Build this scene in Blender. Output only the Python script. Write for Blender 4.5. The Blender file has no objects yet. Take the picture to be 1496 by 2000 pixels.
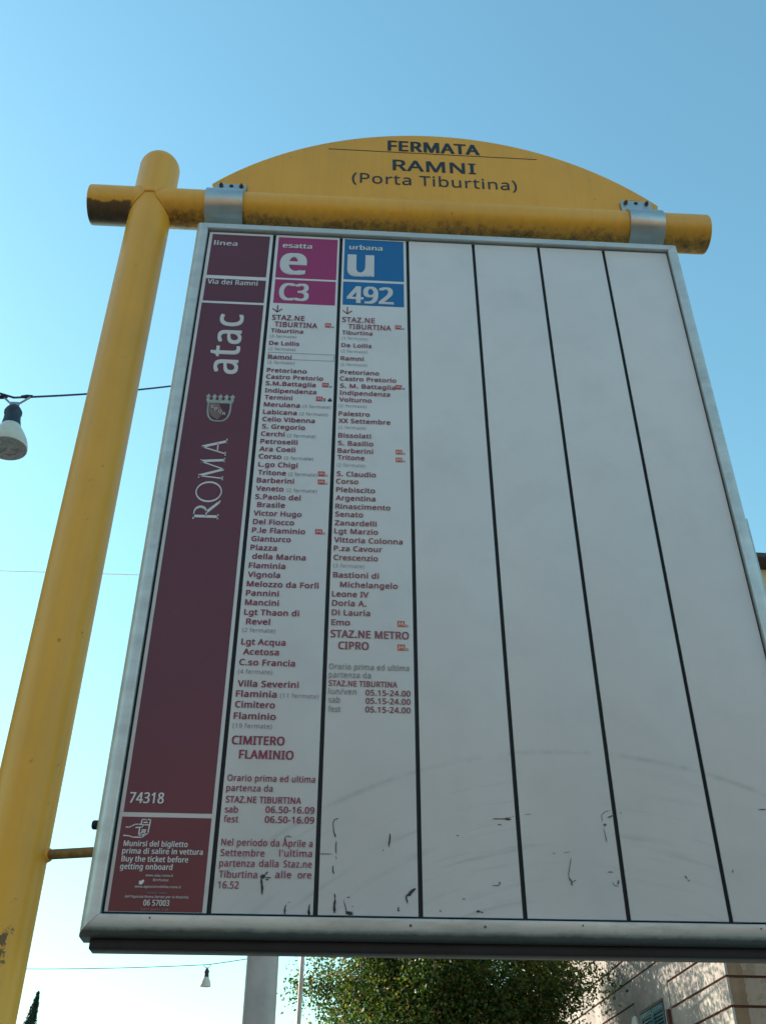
import bpy, bmesh, math, random
import numpy as np
from mathutils import Vector, Matrix

# ------------------------------------------------------------------ camera, light, exposure
scene = bpy.context.scene
coll = scene.collection
EYE = Vector((0.3076, -1.5023, 1.600))
PITCH, ROLL, YAW = 0.6267, 0.0012, 0.0583
SUN_AZ = math.radians(35)       # degrees the sun stands beyond due left of the sign
SUN_EL = math.radians(22)

cam_d = bpy.data.cameras.new('camera')
cam = bpy.data.objects.new('camera', cam_d)
coll.objects.link(cam)
fwd = Vector((math.sin(YAW) * math.cos(PITCH), math.cos(YAW) * math.cos(PITCH), math.sin(PITCH)))
rgt = Vector((math.cos(YAW), -math.sin(YAW), 0))
upv = rgt.cross(fwd)
r2 = rgt * math.cos(ROLL) + upv * math.sin(ROLL)
u2 = upv * math.cos(ROLL) - rgt * math.sin(ROLL)
cam.matrix_world = Matrix(((r2.x, u2.x, -fwd.x, EYE.x), (r2.y, u2.y, -fwd.y, EYE.y), (r2.z, u2.z, -fwd.z, EYE.z), (0, 0, 0, 1)))
cam_d.sensor_fit = 'VERTICAL'
cam_d.sensor_height = 24.0
cam_d.sensor_width = 24.0
cam_d.lens = 24.0 * 1981.3 / 2000.0
cam_d.clip_start = 0.05
cam_d.clip_end = 3000
scene.camera = cam

world = bpy.data.worlds.new('World')
scene.world = world
world.use_nodes = True
wn = world.node_tree
bg = wn.nodes['Background']
sky = wn.nodes.new('ShaderNodeTexSky')
sky.sky_type = 'NISHITA'
sky.sun_disc = False
sky.sun_elevation = SUN_EL
sky.sun_rotation = math.radians(270) + SUN_AZ
sky.altitude = 40
sky.air_density = 1.6
sky.dust_density = 0.6
sky.ozone_density = 6.0
tint = wn.nodes.new('ShaderNodeMix')
tint.data_type = 'RGBA'
tint.blend_type = 'MULTIPLY'
tint.inputs[0].default_value = 1.0
tint.inputs[7].default_value = (0.98, 1.12, 0.85, 1)
wn.links.new(sky.outputs[0], tint.inputs[6])
wn.links.new(tint.outputs[2], bg.inputs['Color'])
bg.inputs['Strength'].default_value = 0.15

sun_d = bpy.data.lights.new('sun', 'SUN')
sun_d.energy = 4.8
sun_d.angle = math.radians(0.5)
sun_d.color = (1.0, 0.90, 0.74)
sun = bpy.data.objects.new('sun', sun_d)
coll.objects.link(sun)
SDIR = Vector((-math.cos(SUN_AZ) * math.cos(SUN_EL), math.sin(SUN_AZ) * math.cos(SUN_EL), math.sin(SUN_EL)))
sun.rotation_euler = (-SDIR).to_track_quat('-Z', 'Y').to_euler()
sun.location = (0, 0, 30)

scene.view_settings.view_transform = 'Standard'
scene.view_settings.look = 'None'
scene.view_settings.gamma = 1.0
scene.view_settings.exposure = 1.12
scene.view_settings.use_curve_mapping = False

# ------------------------------------------------------------------ materials
def new_mat(name):
    m = bpy.data.materials.new(name)
    m.use_nodes = True
    nt = m.node_tree
    return m, nt, nt.nodes['Principled BSDF'], nt.links

def noise(nt, scale, detail=4, rough=0.55, vec=None, dist=0.0):
    n = nt.nodes.new('ShaderNodeTexNoise')
    n.inputs['Scale'].default_value = scale
    n.inputs['Detail'].default_value = detail
    n.inputs['Roughness'].default_value = rough
    n.inputs['Distortion'].default_value = dist
    if vec is not None:
        nt.links.new(vec, n.inputs['Vector'])
    return n

def ramp(nt, src, stops):
    r = nt.nodes.new('ShaderNodeValToRGB')
    while len(r.color_ramp.elements) < len(stops):
        r.color_ramp.elements.new(0.5)
    for e, (p, c) in zip(r.color_ramp.elements, stops):
        e.position = p
        e.color = (c[0], c[1], c[2], 1) if isinstance(c, tuple) else (c, c, c, 1)
    nt.links.new(src, r.inputs[0])
    return r

def mixc(nt, fac, a, b, mode='MIX'):
    m = nt.nodes.new('ShaderNodeMix')
    m.data_type = 'RGBA'
    m.blend_type = mode
    for sock, v in ((m.inputs[0], fac), (m.inputs[6], a), (m.inputs[7], b)):
        if hasattr(v, 'is_output'):
            nt.links.new(v, sock)
        elif isinstance(v, (int, float)):
            sock.default_value = v
        else:
            sock.default_value = (v[0], v[1], v[2], 1)
    return m.outputs[2]

def mth(nt, op, a, b=None, c=None, clamp=False):
    m = nt.nodes.new('ShaderNodeMath')
    m.operation = op
    m.use_clamp = clamp
    for sock, v in zip(m.inputs, (a, b, c)):
        if v is None:
            continue
        if hasattr(v, 'is_output'):
            nt.links.new(v, sock)
        else:
            sock.default_value = v
    return m.outputs[0]

def coord(nt, scale=(1, 1, 1), geom=True):
    if geom:
        g = nt.nodes.new('ShaderNodeNewGeometry')
        src = g.outputs['Position']
    else:
        src = nt.nodes.new('ShaderNodeTexCoord').outputs['Object']
    mp = nt.nodes.new('ShaderNodeMapping')
    mp.inputs['Scale'].default_value = scale
    nt.links.new(src, mp.inputs['Vector'])
    return mp.outputs[0]

def bump(nt, bs, src, strength=0.2, dist=0.002):
    b = nt.nodes.new('ShaderNodeBump')
    b.inputs['Strength'].default_value = strength
    b.inputs['Distance'].default_value = dist
    nt.links.new(src, b.inputs['Height'])
    nt.links.new(b.outputs[0], bs.inputs['Normal'])

def simple(name, col, rough=0.5, metal=0.0, var=0.12, scale=6.0, bmp=0.0, bscale=200, spec=0.5):
    m, nt, bs, L = new_mat(name)
    v = coord(nt)
    n = noise(nt, scale, 5, 0.6, v)
    dark = tuple(c * (1 - var) for c in col)
    lite = tuple(min(1, c * (1 + var)) for c in col)
    r = ramp(nt, n.outputs[0], [(0.3, dark), (0.7, lite)])
    L.new(r.outputs[0], bs.inputs['Base Color'])
    bs.inputs['Roughness'].default_value = rough
    bs.inputs['Metallic'].default_value = metal
    bs.inputs['Specular IOR Level'].default_value = spec
    if bmp:
        bump(nt, bs, noise(nt, bscale, 3, 0.5, v).outputs[0], bmp, 0.001)
    return m

YEL = (0.84, 0.395, 0.034)
def yellow_paint(name, mode):
    """faded yellow enamel; mode adds the wear this piece really has"""
    m, nt, bs, L = new_mat(name)
    v = coord(nt)
    base = ramp(nt, noise(nt, 3.0, 5, 0.6, v).outputs[0], [(0.3, (0.72, 0.345, 0.034)), (0.55, YEL), (0.8, (0.86, 0.44, 0.05))]).outputs[0]
    # fine vertical run streaks and specks
    st = noise(nt, 1.0, 4, 0.6, coord(nt, (60, 60, 2.5)))
    base = mixc(nt, mth(nt, 'MULTIPLY', ramp(nt, st.outputs[0], [(0.45, 0.0), (0.75, 1.0)]).outputs[0], 0.16), base, (0.40, 0.20, 0.03))
    sp = noise(nt, 45, 4, 0.7, v)
    spk = ramp(nt, sp.outputs[0], [(0.68, 0.0), (0.72, 1.0)]).outputs[0]
    base = mixc(nt, mth(nt, 'MULTIPLY', spk, 0.55), base, (0.16, 0.08, 0.03))
    if mode == 'bar':
        g = nt.nodes.new('ShaderNodeNewGeometry')
        sx = nt.nodes.new('ShaderNodeSeparateXYZ')
        L.new(g.outputs['Position'], sx.inputs[0])
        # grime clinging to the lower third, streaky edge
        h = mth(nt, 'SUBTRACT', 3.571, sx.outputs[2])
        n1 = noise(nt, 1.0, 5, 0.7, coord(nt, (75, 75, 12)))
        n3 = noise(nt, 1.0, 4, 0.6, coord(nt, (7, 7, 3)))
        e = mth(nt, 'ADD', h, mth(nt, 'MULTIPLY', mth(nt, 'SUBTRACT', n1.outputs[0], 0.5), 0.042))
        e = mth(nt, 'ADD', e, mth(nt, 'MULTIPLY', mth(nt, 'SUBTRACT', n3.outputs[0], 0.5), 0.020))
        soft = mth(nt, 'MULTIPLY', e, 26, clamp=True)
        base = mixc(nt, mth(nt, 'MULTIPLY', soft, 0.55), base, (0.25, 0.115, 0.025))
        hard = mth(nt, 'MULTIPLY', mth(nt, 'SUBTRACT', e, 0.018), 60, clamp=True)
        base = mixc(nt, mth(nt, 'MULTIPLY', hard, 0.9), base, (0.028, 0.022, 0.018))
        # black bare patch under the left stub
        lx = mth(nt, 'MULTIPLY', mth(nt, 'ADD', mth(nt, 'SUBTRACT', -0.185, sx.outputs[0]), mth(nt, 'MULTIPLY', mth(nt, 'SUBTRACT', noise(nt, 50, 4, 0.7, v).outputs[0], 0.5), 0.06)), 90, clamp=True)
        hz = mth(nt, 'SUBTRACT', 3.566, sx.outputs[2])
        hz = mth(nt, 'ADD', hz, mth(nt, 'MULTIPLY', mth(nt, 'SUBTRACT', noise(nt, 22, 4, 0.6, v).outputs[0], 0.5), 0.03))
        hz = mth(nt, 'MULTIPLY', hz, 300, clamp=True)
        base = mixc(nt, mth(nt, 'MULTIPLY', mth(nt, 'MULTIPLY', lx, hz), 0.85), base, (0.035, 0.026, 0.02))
    if mode == 'post':
        g = nt.nodes.new('ShaderNodeNewGeometry')
        vd = nt.nodes.new('ShaderNodeVectorMath')
        vd.operation = 'DISTANCE'
        mp = nt.nodes.new('ShaderNodeMapping')
        mp.inputs['Scale'].default_value = (1, 1, 0.30)
        L.new(g.outputs['Position'], mp.inputs['Vector'])
        L.new(mp.outputs[0], vd.inputs[0])
        vd.inputs[1].default_value = (-0.128, 0.0075, 1.930 * 0.30)
        blot = mth(nt, 'SUBTRACT', 0.010, vd.outputs['Value'])
        blot = mth(nt, 'ADD', blot, mth(nt, 'MULTIPLY', mth(nt, 'SUBTRACT', noise(nt, 60, 4, 0.75, v).outputs[0], 0.56), 0.075))
        blot = mth(nt, 'MULTIPLY', blot, 260, clamp=True)
        near = mth(nt, 'MULTIPLY', mth(nt, 'SUBTRACT', 0.030, vd.outputs['Value']), 200, clamp=True)
        base = mixc(nt, mth(nt, 'MULTIPLY', mth(nt, 'MULTIPLY', blot, near), 0.85), base, (0.05, 0.035, 0.02))
    L.new(base, bs.inputs['Base Color'])
    bs.inputs['Roughness'].default_value = 0.42 if mode != 'board' else 0.5
    bs.inputs['Specular IOR Level'].default_value = 0.5
    bump(nt, bs, noise(nt, 260, 3, 0.5, v).outputs[0], 0.08, 0.001)
    return m

def white_sheet():
    """white enamelled slat: faint dust, wiped arcs near the foot of the sign"""
    m, nt, bs, L = new_mat('white_enamel')
    v = coord(nt)
    base = ramp(nt, noise(nt, 2.2, 6, 0.6, v).outputs[0], [(0.3, (0.695, 0.655, 0.665)), (0.7, (0.755, 0.715, 0.725))]).outputs[0]
    base = mixc(nt, mth(nt, 'MULTIPLY', ramp(nt, noise(nt, 9, 5, 0.65, v).outputs[0], [(0.48, 0.0), (0.75, 1.0)]).outputs[0], 0.20), base, (0.40, 0.42, 0.42))
    g = nt.nodes.new('ShaderNodeNewGeometry')
    sx = nt.nodes.new('ShaderNodeSeparateXYZ')
    L.new(g.outputs['Position'], sx.inputs[0])
    dx = mth(nt, 'SUBTRACT', sx.outputs[0], 0.6872)
    dz = mth(nt, 'SUBTRACT', sx.outputs[2], 1.455)
    rr = mth(nt, 'SQRT', mth(nt, 'ADD', mth(nt, 'MULTIPLY', dx, dx), mth(nt, 'MULTIPLY', dz, dz)))
    cb = nt.nodes.new('ShaderNodeCombineXYZ')
    L.new(mth(nt, 'MULTIPLY', rr, 95), cb.inputs[0])
    L.new(mth(nt, 'MULTIPLY', mth(nt, 'ARCTAN2', dx, dz), 3.0), cb.inputs[1])
    sm = noise(nt, 1.0, 4, 0.6, cb.outputs[0])
    smr = ramp(nt, sm.outputs[0], [(0.54, 0.0), (0.72, 1.0)]).outputs[0]
    inside = mth(nt, 'MULTIPLY', mth(nt, 'SUBTRACT', 0.787, rr), 60, clamp=True)
    patch = ramp(nt, noise(nt, 5, 3, 0.5, v).outputs[0], [(0.42, 0.0), (0.62, 1.0)]).outputs[0]
    k = mth(nt, 'MULTIPLY', mth(nt, 'MULTIPLY', smr, inside), patch)
    base = mixc(nt, mth(nt, 'MULTIPLY', k, 0.60), base, (0.36, 0.39, 0.40))
    ring = mth(nt, 'SUBTRACT', 1.0, mth(nt, 'MULTIPLY', mth(nt, 'ABSOLUTE', mth(nt, 'SUBTRACT', rr, 0.7785)), 160), clamp=True)
    ring = mth(nt, 'MULTIPLY', ring, ramp(nt, noise(nt, 12, 4, 0.7, v).outputs[0], [(0.42, 0.0), (0.6, 1.0)]).outputs[0])
    base = mixc(nt, mth(nt, 'MULTIPLY', ring, 0.48), base, (0.33, 0.36, 0.37))
    # painted shade: bluish darkening that deepens towards the foot, mottled by noise
    foot_shade = mth(nt, 'MULTIPLY', mth(nt, 'SUBTRACT', 2.95, sx.outputs[2]), 0.75, clamp=True)
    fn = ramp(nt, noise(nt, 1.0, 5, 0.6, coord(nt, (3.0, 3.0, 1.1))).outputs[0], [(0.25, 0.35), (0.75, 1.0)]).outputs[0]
    base = mixc(nt, mth(nt, 'MULTIPLY', mth(nt, 'MULTIPLY', foot_shade, fn), 0.62), base, (0.31, 0.35, 0.41))
    # small specks of dirt
    sp = ramp(nt, noise(nt, 70, 3, 0.6, v).outputs[0], [(0.76, 0.0), (0.80, 1.0)]).outputs[0]
    base = mixc(nt, mth(nt, 'MULTIPLY', sp, 0.4), base, (0.2, 0.2, 0.2))
    L.new(base, bs.inputs['Base Color'])
    bs.inputs['Roughness'].default_value = 0.34
    bs.inputs['Specular IOR Level'].default_value = 0.45
    bump(nt, bs, noise(nt, 3, 3, 0.5, v).outputs[0], 0.12, 0.01)
    return m

def aluminium(name='anodised_aluminium', shade_dirt=False):
    m, nt, bs, L = new_mat(name)
    v = coord(nt)
    n = noise(nt, 1.0, 5, 0.65, coord(nt, (5, 30, 30)))
    base = ramp(nt, n.outputs[0], [(0.3, (0.50, 0.50, 0.49)), (0.7, (0.66, 0.66, 0.65))]).outputs[0]
    d = ramp(nt, noise(nt, 24, 5, 0.7, v).outputs[0], [(0.56, 0.0), (0.78, 1.0)]).outputs[0]
    base = mixc(nt, mth(nt, 'MULTIPLY', d, 0.35), base, (0.22, 0.21, 0.19))
    if shade_dirt:      # shade of the rounded lower edge painted as a ragged band, plus dirt streaks
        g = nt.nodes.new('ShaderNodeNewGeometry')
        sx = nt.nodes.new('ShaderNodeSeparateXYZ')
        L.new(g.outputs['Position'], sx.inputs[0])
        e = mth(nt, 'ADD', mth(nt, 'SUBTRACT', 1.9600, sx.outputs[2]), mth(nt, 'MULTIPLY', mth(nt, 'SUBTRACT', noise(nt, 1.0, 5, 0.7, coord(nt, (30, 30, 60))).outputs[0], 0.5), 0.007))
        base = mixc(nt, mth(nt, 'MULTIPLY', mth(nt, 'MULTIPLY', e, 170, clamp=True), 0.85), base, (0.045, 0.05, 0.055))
        sm = ramp(nt, noise(nt, 1.0, 5, 0.7, coord(nt, (9, 9, 50))).outputs[0], [(0.5, 0.0), (0.7, 1.0)]).outputs[0]
        base = mixc(nt, mth(nt, 'MULTIPLY', sm, 0.35), base, (0.20, 0.18, 0.16))
    L.new(base, bs.inputs['Base Color'])
    bs.inputs['Metallic'].default_value = 0.35
    L.new(ramp(nt, noise(nt, 12, 3, 0.5, v).outputs[0], [(0.3, 0.36), (0.7, 0.52)]).outputs[0], bs.inputs['Roughness'])
    return m

def plaster(name, c1, c2, c3, patch=0.0, sc=1.2):
    m, nt, bs, L = new_mat(name)
    v = coord(nt)
    base = ramp(nt, noise(nt, sc, 6, 0.62, v).outputs[0], [(0.32, c1), (0.68, c2)]).outputs[0]
    if patch:
        pm = ramp(nt, noise(nt, 1.9, 6, 0.62, v, 0.4).outputs[0], [(0.50, 0.0), (0.53, 1.0)]).outputs[0]
        base = mixc(nt, mth(nt, 'MULTIPLY', pm, patch), base, c3)
    st = noise(nt, 1.0, 5, 0.65, coord(nt, (5, 5, 0.5)))
    base = mixc(nt, mth(nt, 'MULTIPLY', ramp(nt, st.outputs[0], [(0.45, 0.0), (0.8, 1.0)]).outputs[0], 0.3), base, tuple(x * 0.6 for x in c1))
    L.new(base, bs.inputs['Base Color'])
    bs.inputs['Roughness'].default_value = 0.92
    bs.inputs['Specular IOR Level'].default_value = 0.2
    bump(nt, bs, noise(nt, 18, 6, 0.65, v).outputs[0], 0.7, 0.02)
    return m

def leaf_mat(name, cols, trans=0.45):
    m, nt, bs, L = new_mat(name)
    nt.nodes.remove(bs)
    out = nt.nodes['Material Output']
    g = nt.nodes.new('ShaderNodeNewGeometry')
    r = ramp(nt, g.outputs['Random Per Island'], cols)
    d = nt.nodes.new('ShaderNodeBsdfPrincipled')
    d.inputs['Roughness'].default_value = 0.45
    d.inputs['Specular IOR Level'].default_value = 0.35
    t = nt.nodes.new('ShaderNodeBsdfTranslucent')
    hs = nt.nodes.new('ShaderNodeHueSaturation')
    hs.inputs['Hue'].default_value = 0.485
    hs.inputs['Saturation'].default_value = 1.1
    hs.inputs['Value'].default_value = 1.7
    L.new(r.outputs[0], hs.inputs['Color'])
    L.new(r.outputs[0], d.inputs['Base Color'])
    L.new(hs.outputs[0], t.inputs['Color'])
    mx = nt.nodes.new('ShaderNodeMixShader')
    mx.inputs[0].default_value = trans
    L.new(d.outputs[0], mx.inputs[1])
    L.new(t.outputs[0], mx.inputs[2])
    L.new(mx.outputs[0], out.inputs['Surface'])
    return m

M = {
    'post': yellow_paint('yellow_post_paint', 'post'),
    'bar': yellow_paint('yellow_crossbar_paint', 'bar'),
    'board': yellow_paint('yellow_board_enamel', 'board'),
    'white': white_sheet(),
    'alu': aluminium(),
    'alu_shade_dirt': aluminium('shaded_grimy_aluminium', True),
    'dark': simple('dark_backing', (0.012, 0.013, 0.017), 0.6, 0, 0.3),
    'darkmetal': simple('dark_channel_metal', (0.012, 0.014, 0.020), 0.5, 0.4, 0.3, 14),
    'steel': simple('galvanised_clamp_steel', (0.50, 0.51, 0.50), 0.34, 0.75, 0.10, 30),
    'bolt': simple('weathered_bolt', (0.13, 0.10, 0.085), 0.6, 0.5, 0.4, 90),
    'rust': simple('rusty_brace_paint', (0.26, 0.15, 0.045), 0.65, 0.1, 0.4, 70),
    'maroon': simple('maroon_print', (0.135, 0.021, 0.036), 0.33, 0, 0.10, 4),
    'magenta': simple('magenta_print', (0.36, 0.020, 0.13), 0.33, 0, 0.08, 4),
    'blue': simple('blue_print', (0.006, 0.135, 0.37), 0.33, 0, 0.08, 4),
    'whiteink': simple('white_ink', (0.66, 0.64, 0.66), 0.4, 0, 0.04, 5),
    'dimink': simple('faded_white_ink', (0.30, 0.20, 0.24), 0.4, 0, 0.04, 5),
    'redink': simple('dark_red_ink', (0.27, 0.028, 0.075), 0.4, 0, 0.22, 9),
    'greyink': simple('grey_ink', (0.27, 0.23, 0.25), 0.4, 0, 0.2, 9),
    'redink2': simple('faded_red_ink', (0.30, 0.075, 0.09), 0.4, 0, 0.22, 9),
    'greyink2': simple('pale_grey_ink', (0.34, 0.32, 0.32), 0.4, 0, 0.2, 9),
    'metro': simple('metro_red_print', (0.55, 0.035, 0.03), 0.4, 0, 0.05),
    'metro2': simple('metro_orange_print', (0.60, 0.12, 0.03), 0.4, 0, 0.05),
    'tealp': simple('teal_print', (0.05, 0.28, 0.40), 0.4, 0, 0.05),
    'navy': simple('navy_lettering', (0.012, 0.018, 0.030), 0.45, 0, 0.15),
    'brownink': simple('faint_brown_print', (0.22, 0.12, 0.03), 0.5, 0, 0.2, 60),
    'scuff': simple('burnt_paint', (0.018, 0.022, 0.030), 0.6, 0, 0.4, 90),
    'scuff2': simple('faint_scorch', (0.10, 0.11, 0.12), 0.5, 0, 0.5, 90),
    'crest': simple('crest_silver_green', (0.34, 0.38, 0.34), 0.4, 0, 0.25, 60),
    'crestred': simple('crest_red_field', (0.10, 0.012, 0.02), 0.4, 0, 0.2, 60),
    'crestbr': simple('crest_bronze_field', (0.22, 0.13, 0.11), 0.4, 0, 0.25, 60),
    'socket': simple('blue_black_rubber', (0.015, 0.027, 0.055), 0.5, 0, 0.2, 60),
    'cable': simple('black_cable_rubber', (0.012, 0.022, 0.032), 0.55, 0, 0.2, 40),
    'opal': simple('opal_lamp_shell', (0.62, 0.58, 0.50), 0.35, 0, 0.08, 30),
    'lens': simple('grey_lamp_lens', (0.46, 0.42, 0.42), 0.25, 0.0, 0.35, 70),
    'lamppink': simple('galvanised_pole_paint', (0.48, 0.39, 0.37), 0.6, 0.1, 0.16, 5),
    'wirew': simple('bright_steel_wire', (0.92, 0.92, 0.90), 0.25, 1.0, 0.02),
    'bracket': simple('zinc_bracket', (0.34, 0.32, 0.36), 0.45, 0.4, 0.2, 60),
    'wallL': plaster('pale_grey_plaster', (0.23, 0.205, 0.20), (0.42, 0.375, 0.345), (0.4, 0.35, 0.3), 0.0),
    'wallF': plaster('patched_pink_plaster', (0.23, 0.155, 0.115), (0.30, 0.205, 0.155), (0.34, 0.255, 0.215), 0.6, 2.2),
    'wallF2': plaster('bare_corner_render', (0.20, 0.125, 0.08), (0.26, 0.165, 0.11), (0.40, 0.31, 0.25), 0.0, 3.0),
    'wallU': plaster('cream_plaster', (0.52, 0.42, 0.30), (0.60, 0.50, 0.37), (0.5, 0.4, 0.3), 0.0),
    'joint': plaster('red_brown_joint', (0.075, 0.030, 0.022), (0.11, 0.045, 0.035), (0.1, 0.05, 0.04), 0.0),
    'teal': simple('teal_shutter_paint', (0.012, 0.065, 0.095), 0.5, 0, 0.45, 14),
    'wood': simple('dark_window_wood', (0.05, 0.035, 0.03), 0.6, 0, 0.3, 15),
    'roof': simple('dark_eave_board', (0.035, 0.028, 0.035), 0.7, 0, 0.25, 6),
    'glass': simple('dark_window_glass', (0.02, 0.025, 0.03), 0.08, 0, 0.1),
    'bark': simple('grey_brown_bark', (0.10, 0.075, 0.055), 0.9, 0, 0.4, 18, 0.6, 40),
    'leaf': leaf_mat('broad_leaf_green', [(0.0, (0.016, 0.042, 0.012)), (0.5, (0.034, 0.072, 0.016)), (0.80, (0.090, 0.135, 0.024)), (0.96, (0.12, 0.085, 0.025)), (1.0, (0.13, 0.06, 0.02))]),
    'cypress': leaf_mat('cypress_green', [(0.0, (0.012, 0.034, 0.028)), (1.0, (0.035, 0.070, 0.045))], 0.1),
    'asphalt': simple('asphalt', (0.085, 0.078, 0.070), 0.9, 0, 0.25, 3, 0.4, 90),
    'paving': simple('beige_paving', (0.34, 0.29, 0.23), 0.85, 0, 0.2, 5, 0.3, 60),
    'kerb': simple('travertine_kerb', (0.36, 0.34, 0.30), 0.8, 0, 0.15, 6),
    'dirt': simple('dry_ground', (0.12, 0.11, 0.08), 0.95, 0, 0.3, 0.3),
    'cream2': plaster('added_orange_plaster', (0.38, 0.20, 0.10), (0.45, 0.25, 0.13), (0.4, 0.3, 0.2), 0.0),
    'ochre': plaster('added_ochre_plaster', (0.38, 0.21, 0.10), (0.45, 0.26, 0.13), (0.4, 0.3, 0.2), 0.0),
}

# ------------------------------------------------------------------ mesh helpers
def link_mesh(name, me, mat, parent=None, loc=(0, 0, 0), smooth=False):
    if mat is not None and not me.materials:
        me.materials.append(M[mat] if isinstance(mat, str) else mat)
    if smooth:
        me.shade_smooth()
    o = bpy.data.objects.new(name, me)
    coll.objects.link(o)
    o.location = loc
    if parent is not None:
        o.parent = parent
    return o

def wloc(o):
    p = Vector((0, 0, 0))
    while o is not None:
        p += o.location
        o = o.parent
    return p

class MB:
    """collects shapes in world coordinates; build() links them as one mesh"""
    def __init__(s):
        s.v = []
        s.f = []
    def add(s, vs, fs):
        b = len(s.v)
        s.v += [tuple(p) for p in vs]
        s.f += [tuple(i + b for i in f) for f in fs]
        return s
    def box(s, x0, y0, z0, x1, y1, z1):
        vs = [(x0, y0, z0), (x1, y0, z0), (x1, y1, z0), (x0, y1, z0), (x0, y0, z1), (x1, y0, z1), (x1, y1, z1), (x0, y1, z1)]
        return s.add(vs, [(0, 3, 2, 1), (4, 5, 6, 7), (0, 1, 5, 4), (1, 2, 6, 5), (2, 3, 7, 6), (3, 0, 4, 7)])
    def tube(s, pts, r, seg=12, caps=True):
        pts = [Vector(p) for p in pts]
        rs = r if isinstance(r, (list, tuple)) else [r] * len(pts)
        vs, fs = [], []
        n = len(pts)
        ref = None
        for i, p in enumerate(pts):
            d = (pts[min(i + 1, n - 1)] - pts[max(i - 1, 0)]).normalized()
            if ref is None:
                ref = Vector((0, 0, 1)) if abs(d.z) < 0.9 else Vector((1, 0, 0))
            a = d.cross(ref).normalized()
            b = a.cross(d).normalized()
            ref = b
            for k in range(seg):
                t = 2 * math.pi * k / seg
                vs.append(p + a * math.cos(t) * rs[i] + b * math.sin(t) * rs[i])
        for i in range(n - 1):
            for k in range(seg):
                k2 = (k + 1) % seg
                fs.append((i * seg + k, i * seg + k2, (i + 1) * seg + k2, (i + 1) * seg + k))
        if caps:
            fs.append(tuple(reversed(range(seg))))
            fs.append(tuple((n - 1) * seg + k for k in range(seg)))
        return s.add(vs, fs)
    def lathe(s, prof, base, axis, seg=24, cap0=True, cap1=True):
        base = Vector(base)
        d = Vector(axis).normalized()
        a = d.cross(Vector((0, 1, 0.01))).normalized()
        b = a.cross(d).normalized()
        vs, fs = [], []
        for h, r in prof:
            for k in range(seg):
                t = 2 * math.pi * k / seg
                vs.append(base + d * h + a * math.cos(t) * r + b * math.sin(t) * r)
        for i in range(len(prof) - 1):
            for k in range(seg):
                k2 = (k + 1) % seg
                fs.append((i * seg + k, i * seg + k2, (i + 1) * seg + k2, (i + 1) * seg + k))
        if cap0:
            fs.append(tuple(reversed(range(seg))))
        if cap1:
            fs.append(tuple((len(prof) - 1) * seg + k for k in range(seg)))
        return s.add(vs, fs)
    def poly(s, pts, y):
        """flat print polygon in the x-z plane facing the viewer side (-y)"""
        return s.add([(p[0], y, p[1]) for p in pts], [tuple(range(len(pts)))])
    def build(s, name, mat, parent=None, smooth=False, bevel=0, origin=None, fix=True):
        org = Vector(origin) if origin is not None else (wloc(parent) if parent is not None else Vector((0, 0, 0)))
        me = bpy.data.meshes.new(name)
        me.from_pydata([tuple(Vector(p) - org) for p in s.v], [], s.f)
        if fix or bevel:
            bm = bmesh.new()
            bm.from_mesh(me)
            if fix:
                bmesh.ops.recalc_face_normals(bm, faces=bm.faces)
            if bevel:
                bmesh.ops.bevel(bm, geom=[e for e in bm.edges if e.is_manifold and e.calc_face_angle(0) > 0.6], offset=bevel, segments=2, profile=0.5, affect='EDGES', clamp_overlap=True)
            bm.to_mesh(me)
            bm.free()
        ploc = wloc(parent) if parent is not None else Vector((0, 0, 0))
        o = link_mesh(name, me, mat, parent, org - ploc)
        if smooth:
            try:
                me.shade_smooth()
                me.set_sharp_from_angle(angle=math.radians(40))
            except Exception:
                pass
        return o

def box(name, mat, parent, x0, y0, z0, x1, y1, z1, bevel=0):
    c = ((x0 + x1) / 2, (y0 + y1) / 2, (z0 + z1) / 2)
    return MB().box(x0, y0, z0, x1, y1, z1).build(name, mat, parent, bevel=bevel, origin=c, smooth=bevel > 0)

def thing(name, label, cat, loc, group=None):
    o = bpy.data.objects.new(name, None)
    coll.objects.link(o)
    o.location = loc
    o.empty_display_size = 0.2
    o['label'] = label
    o['category'] = cat
    if group:
        o['group'] = group
    return o

def tag(o, label, cat, group=None):
    o['label'] = label
    o['category'] = cat
    if group:
        o['group'] = group
    return o

def struct(o):
    o['kind'] = 'structure'
    return o

def stuff(o):
    o['kind'] = 'stuff'
    return o

# ------------------------------------------------------------------ ground
struct(MB().box(-1500, -1500, -0.5, 1500, 1500, -0.17).build('ground', 'dirt'))
struct(MB().box(-60, -22, -0.165, 60, -6.0, -0.12).build('road', 'asphalt'))
struct(MB().box(-60, -5.8, -0.16, 60, 60, 0.0).build('pavement', 'paving'))
struct(MB().box(-60, -6.0, -0.16, 60, -5.8, 0.004).build('kerb', 'kerb'))

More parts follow.
